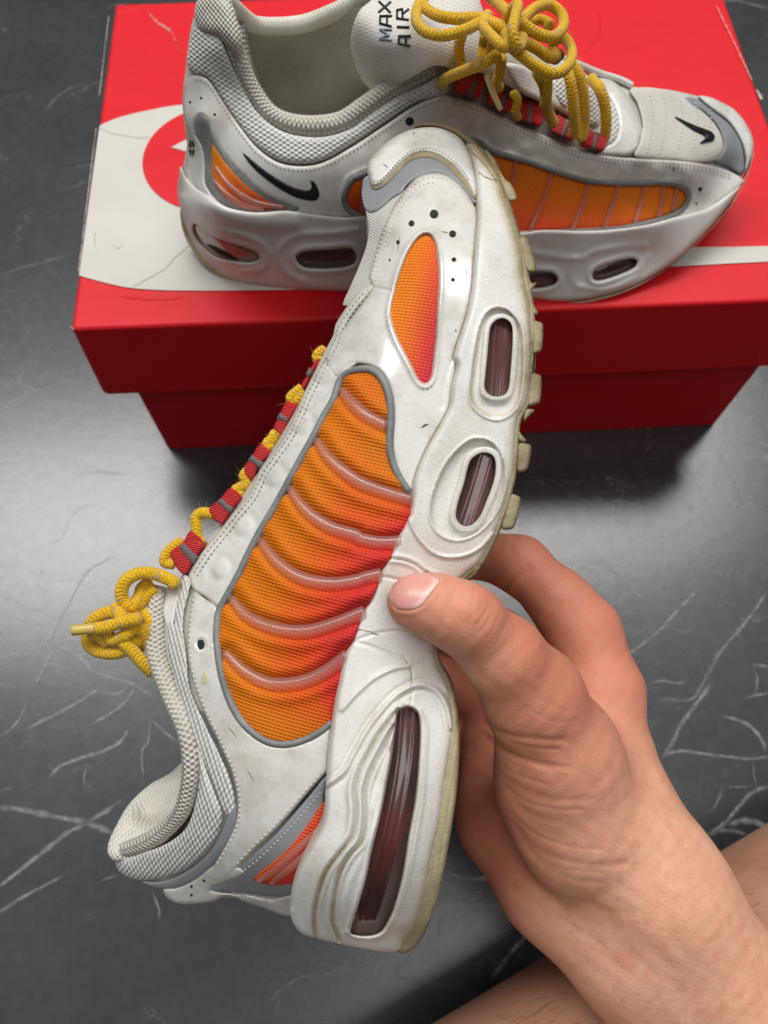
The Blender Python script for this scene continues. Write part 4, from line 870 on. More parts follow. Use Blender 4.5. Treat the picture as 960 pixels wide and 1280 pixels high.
# foot outline, seam, rim: picture point and height above the lid
OB = ZSheet([(237, 285, .022), (246, 308, .012), (258, 326, .007), (300, 348, .003), (360, 357, .002), (440, 361, .002), (560, 364, .002), (660, 369, .002), (720, 373, .002), (790, 356, .005), (850, 320, .011), (900, 268, .019), (936, 212, .028), (943, 180, .033),
             (224, 238, .036), (234, 190, .052), (230, 120, .070), (240, 50, .088), (255, 5, .100), (262, 258, .049), (330, 268, .046), (440, 270, .044), (560, 290, .034), (680, 292, .027), (800, 287, .023), (860, 252, .025), (910, 210, .028),
             (262, 60, .092), (290, 110, .080), (330, 150, .074), (388, 168, .072), (450, 158, .074), (500, 128, .081), (545, 95, .090),
             (250, 150, .070), (290, 190, .066), (388, 215, .063), (480, 200, .066), (560, 180, .064), (640, 225, .046), (720, 240, .039), (800, 240, .034), (560, 235, .047), (660, 255, .034), (300, 235, .056),
             (560, 118, .084), (600, 130, .075), (640, 148, .067), (700, 172, .060), (740, 187, .056), (640, 195, .057), (600, 175, .062), (700, 210, .050), (800, 198, .050), (860, 212, .041), (760, 200, .053), (900, 190, .037),
             (800, 150, .054), (850, 160, .047), (890, 165, .041), (920, 165, .037), (935, 165, .034), (880, 130, .045), (845, 115, .050), (790, 108, .057), (750, 95, .061), (780, 130, .058), (720, 85, .066)])
OS = ZSheet([(223, 238, .036), (226, 262, .031), (237, 288, .020), (246, 311, .011), (258, 329, .006), (300, 350, .002), (360, 359, .001), (440, 363, .001), (560, 366, .001), (660, 371, .001), (720, 375, .001), (790, 358, .004), (850, 322, .010), (900, 270, .018), (937, 212, .027), (943, 180, .032),
             (228, 205, .050), (262, 255, .052), (330, 266, .049), (440, 268, .047), (560, 290, .038), (680, 290, .033), (800, 284, .029), (860, 250, .030), (910, 210, .032), (240, 240, .043), (270, 295, .034), (330, 315, .025), (440, 315, .026), (560, 325, .019), (680, 330, .016), (800, 315, .015)])
UVX = EX.copy(); UVY = np.array([0, 0.55, 0.83])
bsh = empty('sneaker', tuple(PZ(np.array(580.), np.array(300.), np.array(LID))), 'worn white sneaker standing on the shoe box lid, toe to the right', 'sneaker', 'pair of worn white and orange sneakers')
def drop(q, base, h):                  # straight down to the lid
    X = P(q[:, 0], q[:, 1], base-h*.001); t_ = np.maximum(.0008, X[:, 2]-LID-.0006)
    s_ = .42*np.clip((.287-X[:, 1])/.03, -.75, 1); return np.stack([0*t_, s_*t_+.0015*np.sign(s_), -t_], 1)
DN = np.array([0, 0, -1.0])
rim_in = S('R1', [(262, 15), (285, 110), (310, 200), (340, 260), (375, 312), (420, 342), (480, 355), (560, 355), (620, 333), (670, 293), (740, 243), (800, 208), (870, 183), (905, 176)])
bot = [(224, 238), (229, 268), (239, 297), (257, 324), (290, 346), (340, 357), (440, 362), (560, 365), (665, 370), (700, 374), (740, 370), (790, 355), (840, 326), (880, 289), (915, 246), (937, 206)]
toe_far = [(942, 180), (935, 155), (916, 136), (886, 122), (862, 111), (835, 110), (800, 108), (776, 101), (748, 92), (722, 80), (700, 72)]
heel_l = [(252, 8), (242, 22), (236, 52), (232, 88), (228, 122), (231, 160), (234, 190), (227, 212)]
body = heel_l + [(226, 238), (231, 268), (241, 296), (259, 322), (291, 343), (340, 354), (440, 359), (560, 362), (665, 367), (700, 371), (740, 367), (788, 352), (838, 323), (878, 287), (912, 245), (934, 206), (939, 180), (932, 156), (914, 138), (885, 124), (835, 112), (800, 110), (748, 95), (705, 78)] + [(640, 80), (600, 85)] + rim_in[::-1]
obm = lambda mm: (lambda q: OB(q)-mm*.001)
# midsole
seam_b = S('R1', [(110, 500), (125, 530), (150, 560), (195, 590), (250, 622), (330, 637), (430, 632), (500, 642), (600, 652), (660, 650)]) + [(500, 283), (560, 292), (620, 296), (655, 291)] + S('R2', [(290, 690), (400, 693), (500, 688), (600, 674), (680, 652), (730, 640), (780, 625), (840, 585), (890, 540)])
bot2 = [(943, 190), (937, 210), (915, 250), (880, 292), (840, 329), (790, 358), (740, 373), (700, 377), (665, 373), (560, 368), (440, 365), (340, 360), (290, 349), (257, 327), (239, 300), (228, 270), (222, 240), (224, 220)]
patch('upper', body, OB, MAT['finemesh'], bsh, off=0, er=0, step=8, relief=lambda q, d: -2.0-9*sstep(sdist(q, C_(bot2+seam_b, True), 30), -3, 3), mirror=drop, axis=DN)
bw = {'a': S('R1', [(455, 772), (475, 756), (560, 748), (620, 745), (637, 765), (630, 790), (590, 803), (500, 805), (470, 796)]), 'b': S('R2', [(436, 815), (470, 795), (548, 775), (566, 782), (560, 800), (530, 817), (460, 841), (435, 837)]),
      'c': S('R2', [(240, 822), (310, 818), (328, 838), (312, 856), (240, 862)]), 'h': S('R1', [(150, 672), (180, 690), (230, 718), (290, 738), (338, 757), (346, 775), (325, 786), (270, 783), (215, 770), (175, 738), (150, 700)])}
bwp = {k: C_(v, True) for k, v in bw.items()}
bl1 = C_(S('R1', [(115, 590), (150, 640), (210, 685), (290, 705), (350, 730), (372, 765), (355, 805), (290, 815)])); bl2 = C_(S('R1', [(112, 620), (160, 670), (230, 705), (300, 725)]))
bl3 = C_(S('R1', [(640, 690), (560, 700), (470, 705), (420, 730), (405, 770), (430, 820), (480, 845)])); bl4 = C_(S('R2', [(230, 755), (320, 770), (400, 775), (440, 755), (520, 740), (590, 735)])); bl5 = C_(S('R2', [(600, 770), (560, 830), (470, 868), (400, 860)])); bl6 = C_(S('R2', [(380, 775), (370, 830), (390, 862)]))
def bmid_rel(q, d):
    h = np.zeros(len(q))
    for k in bwp:
        s = sdist(q, bwp[k], 30); h += (.9 if k != 'h' else .5)*np.exp(-((s+4)/3)**2) - (6 if k != 'h' else 11)*sstep(s, -.8, 1.2)
    for c, a_, w_ in ((bl1, 1.3, 4), (bl2, -.8, 2.2), (bl3, 1.1, 4.5), (bl4, .9, 5), (bl5, .7, 4), (bl6, .5, 5)): h += a_*np.exp(-(dist(q, c)/w_)**2)
    h += 2.4*np.exp(-(dist(q, C_(S('R1', [(95, 530), (140, 590), (220, 640), (330, 665), (450, 670)])))/11)**2)
    return h
bmid = patch('midsole', bot2+seam_b, OS, MAT['midsole_b'], bsh, off=1.5, er=6, step=2.4, relief=bmid_rel, mirror=drop, axis=DN, extra=[spline(x, 2, True) for x in bw.values()], dirtf=lambda q, d: .45*np.exp(-(dist(q, C_(bot2))/7)**2)+.12*np.exp(-(d/4)**2))
for k, m, dn in (('a', 'air', 2.6), ('b', 'air', 2.6), ('c', 'air', 2.6), ('h', 'air_amber', 2.2)):
    p0 = bwp[k]; c0 = p0.mean(0); dr = (p0-c0)/np.linalg.norm(p0-c0, axis=1)[:, None]
    patch('air_window', [tuple(x) for x in (p0+dr*1.4)[::2]], OS, MAT[m], bmid, off=0, er=0, step=2.5, back=1, relief=lambda q, d, dn=dn: -dn-.3+1.5*rnd(d/9))
patch('slit', S('R1', [(188, 733), (225, 746), (268, 770), (282, 779), (262, 778), (220, 760)]), OS, MAT['hole'], bmid, off=-.6, er=0, step=3, back=2)
out_b = [(228, 258), (233, 285), (246, 312), (262, 330), (292, 349), (340, 360), (440, 366), (560, 369), (665, 374), (700, 378), (740, 374), (790, 359), (842, 330), (882, 294), (918, 252), (940, 212), (936, 220), (912, 258), (878, 297), (838, 333), (789, 362), (740, 377.5), (700, 381), (665, 377), (560, 372), (440, 369), (340, 363.5), (290, 353), (258, 334), (242, 316), (229, 290), (225, 265)]
bouts = patch('outsole', out_b, OS, MAT['outsole'], bsh, off=.6, er=1.5, step=3, back=8)
# side panel
side_out = S('R1', [(125, 245), (150, 226), (190, 237), (230, 292), (290, 382), (350, 452), (420, 492), (520, 492), (620, 442), (720, 376), (820, 312), (905, 284)]) + \
      S('R2', [(10, 290), (70, 302), (150, 342), (250, 387), (350, 432), (430, 457), (560, 474), (680, 480), (780, 494), (850, 516), (888, 545), (838, 590), (778, 632), (725, 648), (680, 656), (600, 678), (500, 692), (400, 697), (290, 694)]) + [(655, 294), (620, 300), (560, 296), (500, 287)] + \
      S('R1', [(660, 655), (600, 656), (500, 646), (430, 636), (330, 641), (250, 627), (195, 595), (150, 565), (125, 530), (122, 480), (130, 420), (118, 340), (115, 290)])
hw_b = S('R1', [(202, 425), (215, 440), (250, 490), (300, 545), (360, 590), (430, 620), (440, 628), (380, 632), (320, 632), (270, 615), (230, 585), (205, 545), (200, 480)])
hg_b = S('R1', [(150, 360), (170, 340), (195, 360), (205, 400), (235, 450), (280, 505), (340, 560), (400, 595), (470, 625), (440, 640), (330, 644), (255, 625), (210, 595), (182, 550), (180, 490), (172, 440), (152, 400)])
win_b = [(441, 223), (433, 236), (430, 250), (438, 264), (470, 275), (520, 284), (560, 290), (620, 294)] + S('R2', [(215, 694), (300, 690), (400, 686), (500, 680), (600, 661), (660, 645), (702, 620), (718, 588), (702, 566), (650, 553), (560, 553), (430, 546), (340, 521), (250, 491), (140, 462)]) + [(590, 175), (540, 190), (490, 205)]
winbp = C_(win_b, True); hgp = C_(hg_b, True)
bperf = [S('R2', [p])[0]+(r,) for p, r in (((757, 567), 2.6), ((735, 533), 2), ((743, 611), 2.2), ((718, 642), 1.7), ((705, 518), 1.6), ((678, 508), 1.2))] + [S('R1', [p])[0]+(r,) for p, r in (((797, 364), 5.5), ((138, 306), 1.5), ((171, 294), 1.5), ((212, 343), 1.6))]
side_b = patch('side_panel', side_out, OB, MAT['patent'], bsh, off=1.3, er=4, step=2.6, extra=[spline(win_b, 2, True)],
               relief=lambda q, d: -1.3*sstep(sdist(q, winbp), -1.5, 1)+.5*np.exp(-((sdist(q, winbp)+4)/3)**2)-1.0*sstep(sdist(q, hgp), -1, 1)-.5*np.exp(-(dist(q, C_(S('R1', [(890, 285), (905, 330), (895, 390)])))/2)**2)+.5*np.sin(q[:, 0]*.155)*np.exp(-((dist(q, winbp)-16)/9)**2)*(q[:, 0] > 560),
               dirtf=lambda q, d: .45*np.exp(-(d/3.2)**2), back=2)
for x, y, r in bperf: patch('perforation', [(x+r*math.cos(a), y+r*math.sin(a)) for a in an], OB, MAT['hole'], side_b, off=1.42, er=0, step=3, back=.5)
wup = np.array(S('R2', [(10, 290), (70, 302), (150, 342), (250, 387), (350, 432), (430, 457), (560, 474), (680, 480), (780, 494), (850, 516)]))
stitches('stitching', wup+np.array([0, 4.0]), obm(1.25), MAT['stitch_gap'], side_b, ln=3, gap=2); stitches('stitching', wup+np.array([0, 8.5]), obm(1.25), MAT['stitch_gap'], side_b, ln=3, gap=2)
hl_ = np.array(S('R1', [(150, 236), (186, 248), (225, 304), (284, 394), (345, 465), (418, 505), (522, 505), (625, 455), (725, 390), (825, 326), (890, 300)]))
stitches('stitching', hl_, obm(1.25), MAT['stitch_gap'], side_b, ln=3.2, gap=2.2)
dye_b_brightened = lambda q, d: lerpc(np.clip(.15+.85*sstep(q[:, 1]-(q[:, 0]-600)*.12, 190, 285), 0, 1), [(0, (.98, .27, .014)), (.5, (.98, .235, .014)), (.85, (.93, .15, .022)), (1, (.82, .08, .03))])  # dye gradient, brightened to offset the dim light on this side
brib = [S('R2', p) for p in ([(205, 478), (190, 560), (165, 660)], [(312, 515), (285, 600), (245, 690)], [(425, 545), (400, 620), (372, 688)], [(512, 555), (490, 620), (468, 680)], [(590, 556), (578, 610), (560, 668)], [(648, 556), (640, 610), (630, 652)], [(686, 566), (680, 600), (676, 632)])] + [[(560, 188), (548, 235), (540, 284)], [(510, 200), (500, 240), (492, 276)], [(460, 218), (455, 245), (452, 266)]]
brc = [spline(r, 2.5) for r in brib]
wb = patch('mesh_window', win_b, OB, MAT['fabric'], side_b, off=.5, er=5, step=3, colf=dye_b_brightened, back=1.5, relief=lambda q, d: .8*rnd(d/20)-.4*sum(np.exp(-(dist(q, c)/5)**2) for c in brc))
for c in brc: tube('rib', P(c[:, 0], c[:, 1], OB(c)-.0013), [.0009, .0013, .0014, .0012], MAT['rib'], side_b, sides=8)
pb = spline([(441, 223), (490, 203), (540, 188), (590, 174)] + S('R2', [(130, 452), (250, 486), (350, 521), (440, 543), (560, 547), (660, 546), (708, 560), (722, 586), (706, 624), (664, 650), (602, 668), (500, 688), (400, 694), (300, 696)]) , 3)
tube('piping', P(pb[:, 0], pb[:, 1], OB(pb)-.0012), [.0013]*5+[.0016, .0014, .0011, .0009], MAT['piping'], side_b, sides=8, step=.0015)
pb2 = spline([(441, 223), (433, 236), (430, 250), (438, 264), (460, 272)], 3); tube('piping', P(pb2[:, 0], pb2[:, 1], OB(pb2)-.0012), .0013, MAT['piping'], side_b, sides=8)
hgb = patch('heel_reflector', hg_b, OB, MAT['piping'], side_b, off=.9, er=3, step=3, back=1)
hb = patch('heel_mesh_window', hw_b, OB, MAT['fabric'], side_b, off=1.4, er=6, step=3, back=1, colf=lambda q, d: lerpc(np.clip((q[:, 1]-180)/85, 0, 1), [(0, (.78, .28, .012)), (.5, (.74, .17, .014)), (1, (.60, .05, .03))]))
for pts in ([(215, 500), (260, 560), (330, 605), (420, 622)], [(210, 540), (250, 585), (310, 618), (360, 628)]):
    c = spline(S('R1', pts), 3); tube('rib', P(c[:, 0], c[:, 1], OB(c)-.0019), [.0008, .0013, .0009], MAT['rib'], side_b, sides=8)
sw = S('R1', [(297, 458), (325, 480), (360, 508), (400, 535), (445, 560), (480, 570), (497, 570), (503, 560), (500, 542), (512, 548), (524, 572), (525, 590), (515, 601), (490, 601), (450, 590), (400, 562), (345, 520), (310, 482)])
patch('printed_mark', sw, OB, MAT['black'], side_b, off=1.55, er=0, step=2.5, back=-1.2, bstep=1.2)
for dx, hh in ((-1, 1), (1, 1)):
    cx, cy = S('R1', [(143, 445)])[0]
    for a0, a1 in ((.15, 1.4), (1.75, 3.0), (3.3, 4.55), (4.9, 6.1)) if dx < 0 else ():
        aa = np.linspace(a0, a1, 7); patch('printed_mark', [(cx+.7*math.cos((a0+a1)/2), cy+1*math.sin((a0+a1)/2))]+[(cx+3.6*math.cos(a), cy+11*math.sin(a)) for a in aa], OB, MAT['black'], side_b, off=1.5, er=0, step=2.5, back=-1.0, straight=True)
# collar: knit side, rolled edge, lining, far rim
roll_o = S('R1', [(195, 15), (235, 92), (270, 182), (302, 252), (340, 322), (390, 372), (450, 397), (540, 402), (620, 377), (680, 332), (760, 282), (850, 237), (920, 205)])
kn_b = S('R1', [(172, 30), (150, 90), (136, 140), (130, 195), (155, 222), (190, 232), (232, 290), (290, 378), (348, 446), (420, 486), (520, 486), (620, 436), (720, 371), (820, 307), (910, 278), (920, 215), (850, 245), (760, 290), (680, 340), (620, 385), (540, 410), (450, 405), (390, 380), (335, 330), (296, 260), (262, 190), (228, 105), (200, 40)])
patch('collar_knit', kn_b, OB, MAT['mesh'], bsh, off=1.6, er=9, step=3, back=4)
rcb = np.array([(np.array(a)+np.array(b))/2 for a, b in zip(spline(rim_in, 1)[np.linspace(0, len(spline(rim_in, 1))-1, 14).astype(int)], spline(roll_o, 1)[np.linspace(0, len(spline(roll_o, 1))-1, 14).astype(int)])])
wdb = np.array([np.linalg.norm(np.array(a)-np.array(b))/2 for a, b in zip(spline(rim_in, 1)[np.linspace(0, len(spline(rim_in, 1))-1, 14).astype(int)], spline(roll_o, 1)[np.linspace(0, len(spline(roll_o, 1))-1, 14).astype(int)])])
dpb = OB(rcb)+.002
tube('collar_roll', P(rcb[:, 0], rcb[:, 1], dpb), list(np.clip(wdb*1.15, 10, 15)*dpb/FPX*1.05), MAT['knit'], bsh, sides=18, step=.0015)
heel_tab = S('R1', [(180, 0), (250, -8), (275, 60), (268, 120), (240, 110), (205, 50), (175, 30)])
patch('heel_tab', [(247, 34), (243, 14), (251, -6), (270, -10), (287, 2), (297, 26), (305, 56), (299, 76), (287, 62), (272, 46), (258, 42)], lambda q: OB(q)-.0005, MAT['knit'], bsh, off=4.5, er=15, step=3, back=10)
LB = ZSheet([(270, 0, .098), (290, 6, .092), (317, 29, .079), (347, 31, .076), (380, 27, .075), (413, 15, .079), (447, 0, .085), (300, 50, .070), (300, 90, .052), (330, 80, .052), (360, 100, .040), (400, 100, .044), (440, 80, .056), (400, 140, .030), (350, 130, .030), (450, 110, .045), (460, 40, .075), (470, 120, .04), (330, 120, .035), (420, 50, .064), (350, 55, .062)])
lin_b = [(268, -12), (282, -4), (292, 8), (305, 21), (319, 29.5), (335, 32), (350, 31.5), (380, 28), (413, 16), (440, 2), (462, -12), (480, 60), (500, 120), (470, 150), (420, 160), (380, 155), (340, 135), (315, 105), (300, 60), (284, 25)]
patch('collar_lining', lin_b, LB, MAT['lining_shaded'], bsh, off=2.5, er=16, step=4, back=10)
# inside face of the near collar, from the rolled rim down to the far lining
ri = spline(rim_in, 4); IV = []; IF = []
ci = np.array([390., 95.])
for i, p_ in enumerate(ri):
    p2 = p_+(ci-p_)*.16; a_ = P(p_[0], p_[1], OB(p_[None])[0]+.003); b_ = P(p2[0], p2[1], LB(p2[None])[0]-.0005)
    for f in np.linspace(0, 1, 7): IV.append(a_+(b_-a_)*f+np.array([0, 0, -1])*.006*math.sin(math.pi*f))
    if i:
        for k in range(6): IF.append([7*i-7+k, 7*i+k, 7*i+k+1, 7*i-6+k])
mesh('collar_facing', IV, IF, MAT['lining_shaded'], bsh)
fr = spline([(262, -10), (276, -6), (290, 6), (305, 20), (319, 29), (347, 31), (380, 27.5), (413, 15.5), (445, 0), (462, -12)], 3)
tube('collar_roll', P(fr[:, 0], fr[:, 1]+2, LB(fr)+.002), .0034, MAT['lining'], bsh, sides=10)
# tongue
TB = ZSheet([(470, 0, .106), (445, 20, .104), (438, 58, .092), (456, 108, .075), (480, 60, .103), (520, 20, .110), (520, 80, .100), (560, 60, .102), (600, 95, .089), (650, 110, .080), (700, 130, .069), (750, 150, .058), (690, 70, .078), (620, 40, .098), (550, 0, .108), (600, 0, .105), (780, 110, .060), (760, 170, .054), (640, 75, .090)])
tong = [(480, -12), (462, 2), (449, 14), (441, 34), (438.5, 58), (445, 84), (457, 106), (476, 118), (505, 102), (545, 82), (573, 90), (605, 92), (650, 116), (697, 138), (735, 156), (750, 150), (765, 140), (760, 115), (735, 95), (700, 74), (650, 52), (610, 25), (590, -12)]
tgp = patch('tongue', tong, TB, MAT['tongue'], bsh, off=2.5, er=12, step=3, back=16)
vm = S('R2', [(425, 236), (462, 234), (500, 246), (540, 290), (572, 345), (582, 395), (572, 440), (545, 466), (500, 468), (450, 462), (470, 440), (500, 420), (512, 380), (505, 330), (480, 290), (440, 262)])
patch('vamp_ring', vm, OB, MAT['patent'], bsh, off=1.6, er=4, step=3, dirtf=lambda q, d: .2*np.exp(-(d/3)**2))
patch('vamp_inset', S('R2', [(430, 265), (480, 288), (508, 330), (514, 380), (502, 420), (470, 445), (455, 420), (480, 380), (470, 320), (440, 285)]), OB, MAT['mesh'], bsh, off=1.2, er=3, step=3)
for pts in ([(612, 300), (660, 310), (672, 360), (660, 400), (615, 380), (600, 340)], ):
    pass
for pts in ([(420, 250), (520, 270), (545, 330), (555, 395), (480, 370), (430, 300)],):
    patch('tongue_pad', S('K', pts), TB, MAT['tongue'], tgp, off=4, er=6, step=3, back=2)
for pts in ([(612, 310), (650, 312), (672, 360), (676, 430), (650, 430), (615, 380)], [(745, 350), (780, 360), (800, 420), (800, 500), (760, 500), (745, 430)]):
    patch('tongue_pad', S('K', pts), TB, MAT['mesh'], tgp, off=3.5, er=6, step=3, back=2)
toeb = S('R2', [(545, 270), (575, 262), (620, 264), (680, 276), (715, 297), (760, 332), (800, 372), (824, 420), (822, 458), (800, 482), (740, 488), (680, 482), (560, 470), (575, 420), (584, 375), (568, 310)])
tb = patch('toe_box', toeb, OB, MAT['suede'], bsh, off=1.1, er=5, step=3)
for i, x in enumerate((600, 640, 690, 735, 775)):
    stitches('stitching', S('R2', [(x+6, 278+i*8), (x+14, 340), (x+10, 400), (x-6, 466)]), obm(1.25), MAT['stitch'], tb, ln=2.6, gap=2.4, r=.24)
sw2 = S('R2', [(682, 349), (715, 364), (745, 377), (770, 386), (792, 396), (801, 410), (797, 420), (780, 425), (757, 428), (768, 418), (773, 409), (765, 402), (740, 390), (710, 370)])
patch('printed_mark', sw2, OB, MAT['black'], tb, off=2.1, er=0, step=2.5, back=-1.0, bstep=1.2)
patch('toe_reflector', S('R2', [(712, 293), (750, 298), (790, 328), (842, 370), (880, 428), (890, 500), (880, 522), (842, 500), (800, 482), (822, 458), (826, 420), (802, 370), (760, 332), (722, 318)]), OB, MAT['reflect'], bsh, off=.9, er=3, step=3)
patch('toe_cap', S('R2', [(752, 288), (780, 290), (820, 306), (866, 335), (904, 388), (917, 430), (912, 470), (890, 520), (892, 480), (880, 428), (846, 372), (800, 335), (768, 310)]), OB, MAT['toecap'], bsh, off=2.2, er=5, step=2.6, dirtf=lambda q, d: .4*np.exp(-(d/2.5)**2))
# far eyestay and far top line
fe = spline([(700, 72), (722, 80), (748, 91), (776, 100), (790, 107)], 4); tube('eyestay_edge', P(fe[:, 0], fe[:, 1], OB(fe)), .0014, MAT['patent'], bsh, sides=8)
# lettering on the tongue, strokes of each letter (reading upwards)
def strokes(cx, cy, segs, mat, w_=1.5, sx=13., sy=14., rot=-math.pi/2+.03):
    for sg in segs:
        c = np.array(sg, float)-.5; c = c*np.array([sx, sy]); ca, sa = math.cos(rot), math.sin(rot)
        c = np.stack([c[:, 0]*ca-c[:, 1]*sa, c[:, 0]*sa+c[:, 1]*ca], 1)+np.array([cx, cy])
        for i in range(len(c)-1):
            t = c[i+1]-c[i]; t /= np.linalg.norm(t); nn = np.array([-t[1], t[0]])*w_; a, b = c[i]-t*w_*.6, c[i+1]+t*w_*.6
            patch('letter_stroke', [tuple(a+nn), tuple(b+nn), tuple(b-nn), tuple(a-nn)], TB, mat, tgp, off=2.95, er=0, step=3, back=-2.3, straight=True)
LT = {'M': [[(0, 1), (0.05, 0), (.5, .75), (.95, 0), (1, 1)]], 'A': [[(0, 1), (.25, 0), (.95, 0), (1, 1)], [(.1, .62), (1, .62)]], 'X': [[(0, 0), (1, 1)], [(1, 0), (0, 1)]], 'I': [[(.5, 0), (.5, 1)]], 'R': [[(0, 1), (.1, 0), (.9, 0), (1, .45), (.1, .5)], [(.55, .5), (1, 1)]]}
for ch, (x, y), m in (('M', (725, 103), 'silver'), ('A', (725, 62), 'black'), ('X', (722, 20), 'black'), ('A', (781, 122), 'black'), ('I', (777, 80), 'black'), ('R', (776, 42), 'black')):
    px = S('R1', [(x, y)])[0]; strokes(px[0], px[1], LT[ch], MAT[m], 1.25)
# lace loops and laces
bl = [([(235, 322), (285, 305), (332, 300), (338, 330), (312, 392), (262, 380), (214, 366)], [(292, 322), (312, 330), (290, 388), (268, 380)]), ([(372, 345), (420, 372), (452, 402), (432, 452), (390, 432), (348, 408)], [(416, 368), (432, 382), (414, 440), (398, 432)]),
      ([(475, 398), (525, 400), (577, 408), (562, 504), (515, 490), (468, 478)], [(517, 402), (534, 404), (524, 490), (508, 486)]), ([(630, 458), (668, 482), (706, 508), (686, 562), (645, 545), (604, 522)], [(664, 480), (680, 490), (660, 548), (644, 540)]),
      ([(748, 515), (788, 535), (826, 550), (812, 604), (765, 594), (718, 582)], [(780, 532), (796, 538), (782, 594), (766, 590)]), ([(735, 286), (772, 308), (762, 342), (738, 332)], None)]
LBZ = lambda q: OB(q)-.0036
for pts, stp in bl:
    px = S('K', pts); l_ = patch('lace_loop', px, LBZ, MAT['web'], bsh, off=1.2, er=3, step=2.6, back=3, dirtf=web_phase(px[0], px[2], 2.4))
    if stp: sc_ = np.array(S('K', stp)); cm = sc_.mean(0)
    if stp: patch('stripe', [tuple(cm+(x-cm)*1.2) for x in sc_], LBZ, MAT['webgrey'], l_, off=1.6, er=1, step=3, back=-.5, straight=True)
LC2 = []
def lz(pts, z, r=6.8):
    px = np.array(S('K', pts)); zz = np.asarray(z, float) if hasattr(z, '__len__') else np.full(len(px), z)
    zz = np.interp(np.linspace(0, 1, len(px)), np.linspace(0, 1, len(zz)), zz)
    b = dz(px[:, 0], px[:, 1], LID+zz); tube('', P(px[:, 0], px[:, 1], b), r*float(b.mean())/FPX, None, None, sides=12, step=.001, join=LC2)
lz([(430, 120), (380, 95), (310, 72), (230, 75), (150, 62), (95, 25), (85, -30)], [.118, .121, .118])
lz([(440, 140), (390, 110), (330, 90), (270, 115), (180, 142), (105, 128), (66, 85), (75, 20), (110, -30)], [.118, .122, .12, .118])
lz([(440, 60), (400, 20), (340, -30)], [.122, .118]); lz([(420, 100), (445, 40), (470, 20), (460, 70), (450, 130), (470, 190), (490, 150), (470, 100)], [.118, .125, .127, .126, .12, .118])
lz([(470, 120), (500, 70), (550, 28), (605, 22), (648, 60), (652, 110), (610, 148), (550, 135), (490, 95)], [.120, .121, .118, .116, .118, .122])
lz([(520, 90), (560, 78), (600, 95), (590, 110)], .112, 6)
lz([(470, 160), (540, 190), (600, 230), (640, 220)], [.112, .105]); lz([(600, 170), (650, 150), (684, 195), (678, 255), (625, 294), (560, 275), (490, 225), (440, 180), (420, 130)], [.108, .110, .112, .113, .118, .119])
lz([(610, 190), (625, 240)], .106)
lz([(350, 60), (330, 100), (370, 150), (420, 190), (440, 130)], [.118, .122, .123, .120]); lz([(340, 140), (335, 180), (330, 230), (360, 200), (380, 150)], [.112, .108, .106, .108, .115])
lz([(395, 215), (350, 245), (280, 275), (215, 300), (178, 318), (170, 340)], [.116, .113, .104, .098, .094, .088]); lz([(250, 130), (235, 190), (245, 250), (260, 280)], [.11, .105, .10, .098])
lz([(405, 230), (400, 290), (385, 330), (395, 350)], [.105, .098, .094, .09]); lz([(550, 290), (575, 340), (585, 400), (595, 450), (615, 495)], [.102, .095, .089, .082, .076]); lz([(590, 310), (590, 380), (575, 420)], [.1, .094, .089], 6)
lz([(450, 370), (470, 400), (462, 445), (470, 470)], [.096, .094, .09, .086], 5.5)
lz([(665, 270), (682, 330), (693, 420), (700, 505), (695, 540)], [.088, .085, .078, .070, .066]); lz([(690, 260), (720, 310), (737, 400), (737, 500), (725, 560)], [.086, .083, .076, .067, .062]); lz([(765, 315), (800, 360), (822, 440), (822, 530), (808, 575)], [.074, .075, .069, .061, .056])
lcb = joined('lace', LC2, MAT['lace'], bsh); fuzz('lace_fuzz', LC2, 1500, MAT['fuzz'], lcb)
MAT['aglet2'] = simple('cream_aglet', (.66, .52, .22), .35)
ap = np.array(S('K', [(348, 300), (370, 365), (402, 438)])); tube('aglet', P(ap[:, 0], ap[:, 1], dz(ap[:, 0], ap[:, 1], LID+np.array([.108, .102, .096]))), [.0011, .0011, .0009], MAT['aglet2'], lcb, sides=10)

# ================================================================== the person: hand, forearm and leg
PR = []                                # round cones: a, b, ra, rb, blend
def HC(u, v, d, r): c = P(np.array(float(u)), np.array(float(v)), np.array(float(d))); return c, r*d/FPX
def chain(pts, k=.006):
    for a, b in zip(pts[:-1], pts[1:]):
        (ca, ra), (cb, rb) = HC(*a), HC(*b); PR.append((ca, cb, ra, rb, k))
# thumb
chain([(516, 752, .2245, 32), (545, 758, .224, 35), (585, 778, .226, 38), (630, 820, .232, 46), (666, 870, .241, 58), (698, 942, .252, 72), (728, 1020, .258, 78)], .007)
chain([(582, 768, .2225, 32), (590, 774, .223, 32)], .006)
# heel of the thumb, palm, wrist and forearm
chain([(690, 985, .262, 70), (720, 1050, .262, 66)], .010)
chain([(750, 872, .283, 46), (754, 962, .275, 58), (784, 1052, .265, 71), (826, 1116, .260, 78), (948, 1306, .262, 96), (1048, 1474, .265, 106)], .012)
chain([(660, 890, .312, 46), (700, 1000, .298, 62), (745, 1100, .276, 70), (795, 1185, .266, 73), (885, 1335, .268, 88), (965, 1495, .27, 98)], .012)
chain([(625, 930, .312, 48), (640, 1020, .300, 62), (690, 1105, .282, 58), (770, 1180, .27, 56)], .012)
chain([(700, 880, .300, 60), (720, 980, .285, 70)], .012)
